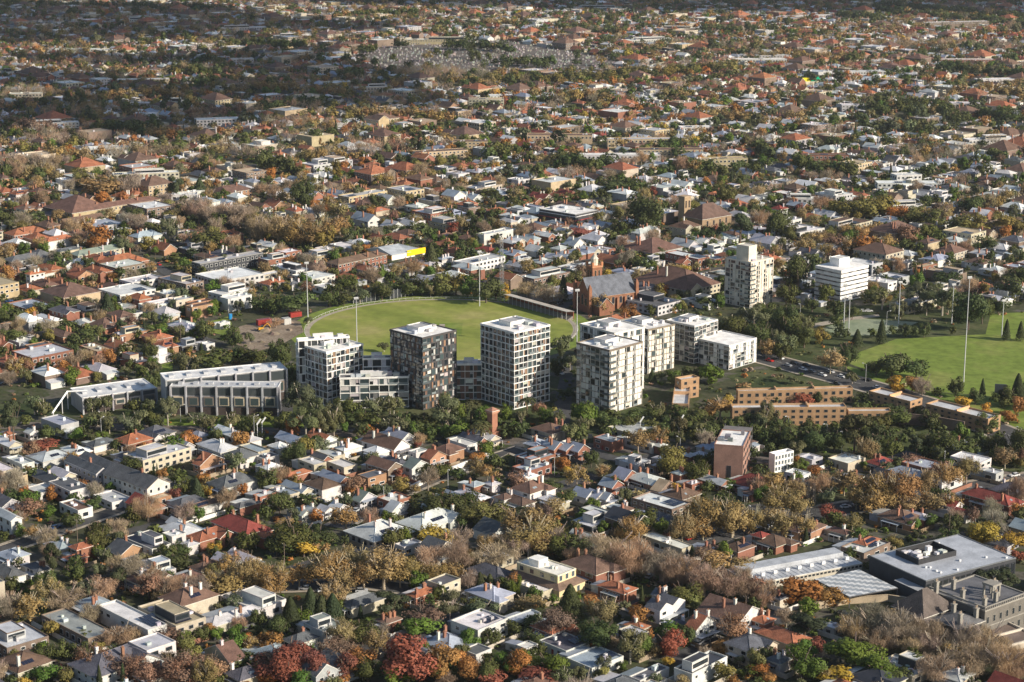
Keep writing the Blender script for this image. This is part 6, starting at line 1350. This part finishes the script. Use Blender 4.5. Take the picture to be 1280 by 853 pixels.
# ------------------------------------------------------------------ houses into the scene
hc = {}; FARH = MB()
HN = {'H': ('hip_roofed_house', 'hip roofed house'), 'V': ('gabled_house', 'gabled house'), 'U': ('gabled_house', 'gabled house'), 'F': ('flat_roofed_house', 'flat roofed house'), 'P': ('flat_roofed_house', 'flat roofed house')}
for h in sorted(HOUSES, key=lambda h: -(SC(h['x'], h['y'])*math.sqrt(h['w']*h['d'])*(1.5 if h['manual'] else 1))):
    s = SC(h['x'], h['y']); px, py = PX(h['x'], h['y']); nm, look = HN[h['ty']]
    if h['h'] >= 7 or h['w']*h['d'] > 300: nm, look = ('walk_up_flats', 'hip roofed flats' if h['ty'] == 'H' else 'flat roofed flats' if h['ty'] in 'FP' else 'gabled flats')
    if hc.get(nm, 0) < 280 and (py > 190 or h['manual']) and -30 < px < 1310:
        hc[nm] = hc.get(nm, 0)+1
        lod = 2 if s > 2.75 else 1
        p = thing(nm, None, 'flats' if nm == 'walk_up_flats' else 'house', (h['x'], h['y'], 0), h['rz'], nm.replace('_', ' ').rstrip('s')+'s of the suburb')
        later(p, ('small ' if h['w']*h['d'] < 105 else 'large ' if h['w']*h['d'] > 190 else '')+f"{ROOFN[h['rc']]} {look} with {WALLN[h['wc']]}", (h['x'], h['y'], 0))
        if lod == 2 and rt.random() < .5:
            fx, fd = h['w']/2+1.6, h['d']/2+rt.uniform(3, 5); c0, s0 = math.cos(h['rz']), math.sin(h['rz'])
            fc = rt.choice([(.22,.16,.10), (.30,.24,.17), (.62,.60,.56), (.10,.10,.10), (.40,.36,.30), (.25,.12,.08)]); fn = 'brown timber' if fc[0] in (.22, .30) else 'pale rendered' if fc[0] == .62 else 'black' if fc[0] == .10 else 'stone coloured' if fc[0] == .40 else 'red brick'
            f = thing('garden_fence', None, 'fence', (h['x'], h['y'], 0), h['rz'], 'garden fences'); later(f, f'{fn} garden fence around a small yard', (h['x']+(-fx*c0+fd*s0), h['y']+(-fx*s0-fd*c0), 0))
            for q in ((-fx, fx, -fd, -fd+.12), (-fx, -fx+.12, -fd+.122, fd)): m = MB(); m.box(*q, 0, 1.7, fc); m.build('panel', f)
        obs = []
        for name, par, mb in house_geo(h, lod): obs.append(mb.build(name, obs[par] if par is not None and par < len(obs) else p))
    else:
        for name, par, mb in house_geo(h, 0): FARH.append(mb, (h['x'], h['y'], 0), h['rz'])
if FARH.f: tag(FARH.build('distant_houses'), 'crowd of small roofs filling the far suburb toward the top', 'house mass', kind='stuff')
# graves
m = MB(); rg = random.Random(4)
for k in range(2200):
    px, py = rg.uniform(425, 785), rg.uniform(48, 94)
    if not inpoly(px, py, EXC[2]): continue
    P = G(px, py); a = rg.uniform(.4, 1.0); hh = rg.uniform(.7, 1.9); c = jit((.42,.40,.37), .5, rg); m.box(P.x-a, P.x+a, P.y-.3, P.y+.3, 0, hh, c); m.box(P.x-a*.3, P.x+a*.3, P.y-.2, P.y+.2, hh, hh+.8, c)
tag(m.build('gravestones'), 'dense field of pale gravestones in the far cemetery', 'graves', kind='stuff')

# the air
hz = MB(); hz.box(-1500, 1500, -60, 3900, -1, CH+40, (1,1,1), 'wall', bottom=True); ho = hz.build('haze'); tag(ho, kind='stuff')
m = bpy.data.materials.new('haze'); m.use_nodes = True; t = m.node_tree; t.nodes.remove(t.nodes['Principled BSDF']); pv = t.nodes.new('ShaderNodeVolumePrincipled')
pv.inputs['Color'].default_value = (.80,.86,.95,1); pv.inputs['Density'].default_value = HAZE; pv.inputs['Anisotropy'].default_value = .3
t.links.new(pv.outputs[0], t.nodes['Material Output'].inputs['Volume']); ho.data.materials.clear(); ho.data.materials.append(m)

# ------------------------------------------------------------------ labels
ORD = ['closest', 'second closest', 'third closest', 'fourth closest', 'fifth closest', 'sixth closest', 'seventh closest', 'eighth closest', 'ninth closest', 'tenth closest', 'eleventh closest', 'twelfth closest']
LMS = [(a, b, 'the '+c) for a, b, c in LM] + [(0, 853, 'the lower left corner'), (1280, 853, 'the lower right corner'), (640, 853, 'the bottom centre'), (0, 640, 'the left edge below the townhouses'), (1280, 640, 'the right edge below the park'), (0, 300, 'the left edge above the townhouses'), (1280, 300, 'the right edge above the park'), (1100, 455, 'the green park lawn'), (552, 400, 'the green oval'), (1085, 408, 'the tennis court'), (560, 590, 'the white lane wall'),
        (0, 0, 'the upper left corner'), (1280, 0, 'the upper right corner'), (640, 0, 'the top centre'), (600, 70, 'the cemetery'), (1013, 100, 'the green tarpaulin'), (478, 241, 'the long yellow flats'), (627, 340, 'the radio mast'), (1012, 615, 'the dark rail masts'), (205, 635, 'the street at left'), (1013, 463, 'the car lined road'), (288, 397, 'the blue portable toilet'), (320, 853, 'the bottom edge left of centre'), (960, 853, 'the bottom edge right of centre')]
cls = {}
for o, look, x, y in LABELS: cls.setdefault(look, []).append((o, x, y))
for look, mem in cls.items():
    use = {}
    rank = {}
    for li, (a, b, c) in enumerate(LMS):
        for i, (o, x, y) in enumerate(sorted(mem, key=lambda t: (t[1]-a)**2+((t[2]-b)*1.0)**2)): rank.setdefault(o.name, []).append((i, (x-a)**2+(y-b)**2, c))
    for o, x, y in mem:
        ok = sorted(rank[o.name], key=lambda t: (t[0], t[1])); nw = lambda t: len(f'{look} {ORD[t[0]] if t[0] < 12 else str(t[0])} to {t[2]}'.split())
        i, d, c = next((t for t in ok if nw(t) <= 16), min(ok, key=lambda t: (nw(t), t[0])))
        if len(mem) == 1: c = min((t for t in rank[o.name] if len(f'{look} near {t[2]}'.split()) <= 16), key=lambda t: t[1])[2]; o['label'] = f'{look} near {c}'; continue
        od = ORD[i] if i < len(ORD) else f'{i+1}th closest'
        t_ = f'{look}, {od} to {c}'
        if len(t_.split()) > 15: t_ = t_.replace(' with ', ', ')
        if i >= len(ORD): t_ = t_.replace(' house', '', 1) if len(t_.split()) > 16 else t_
        if len(t_.split()) > 16 and t_.split()[0] in ('small', 'large'): t_ = t_.split(' ', 1)[1]
        o['label'] = t_
print('HOUSES', hc, 'TREES', cnt, 'far trees', len(far_v), 'objects', len(bpy.data.objects))
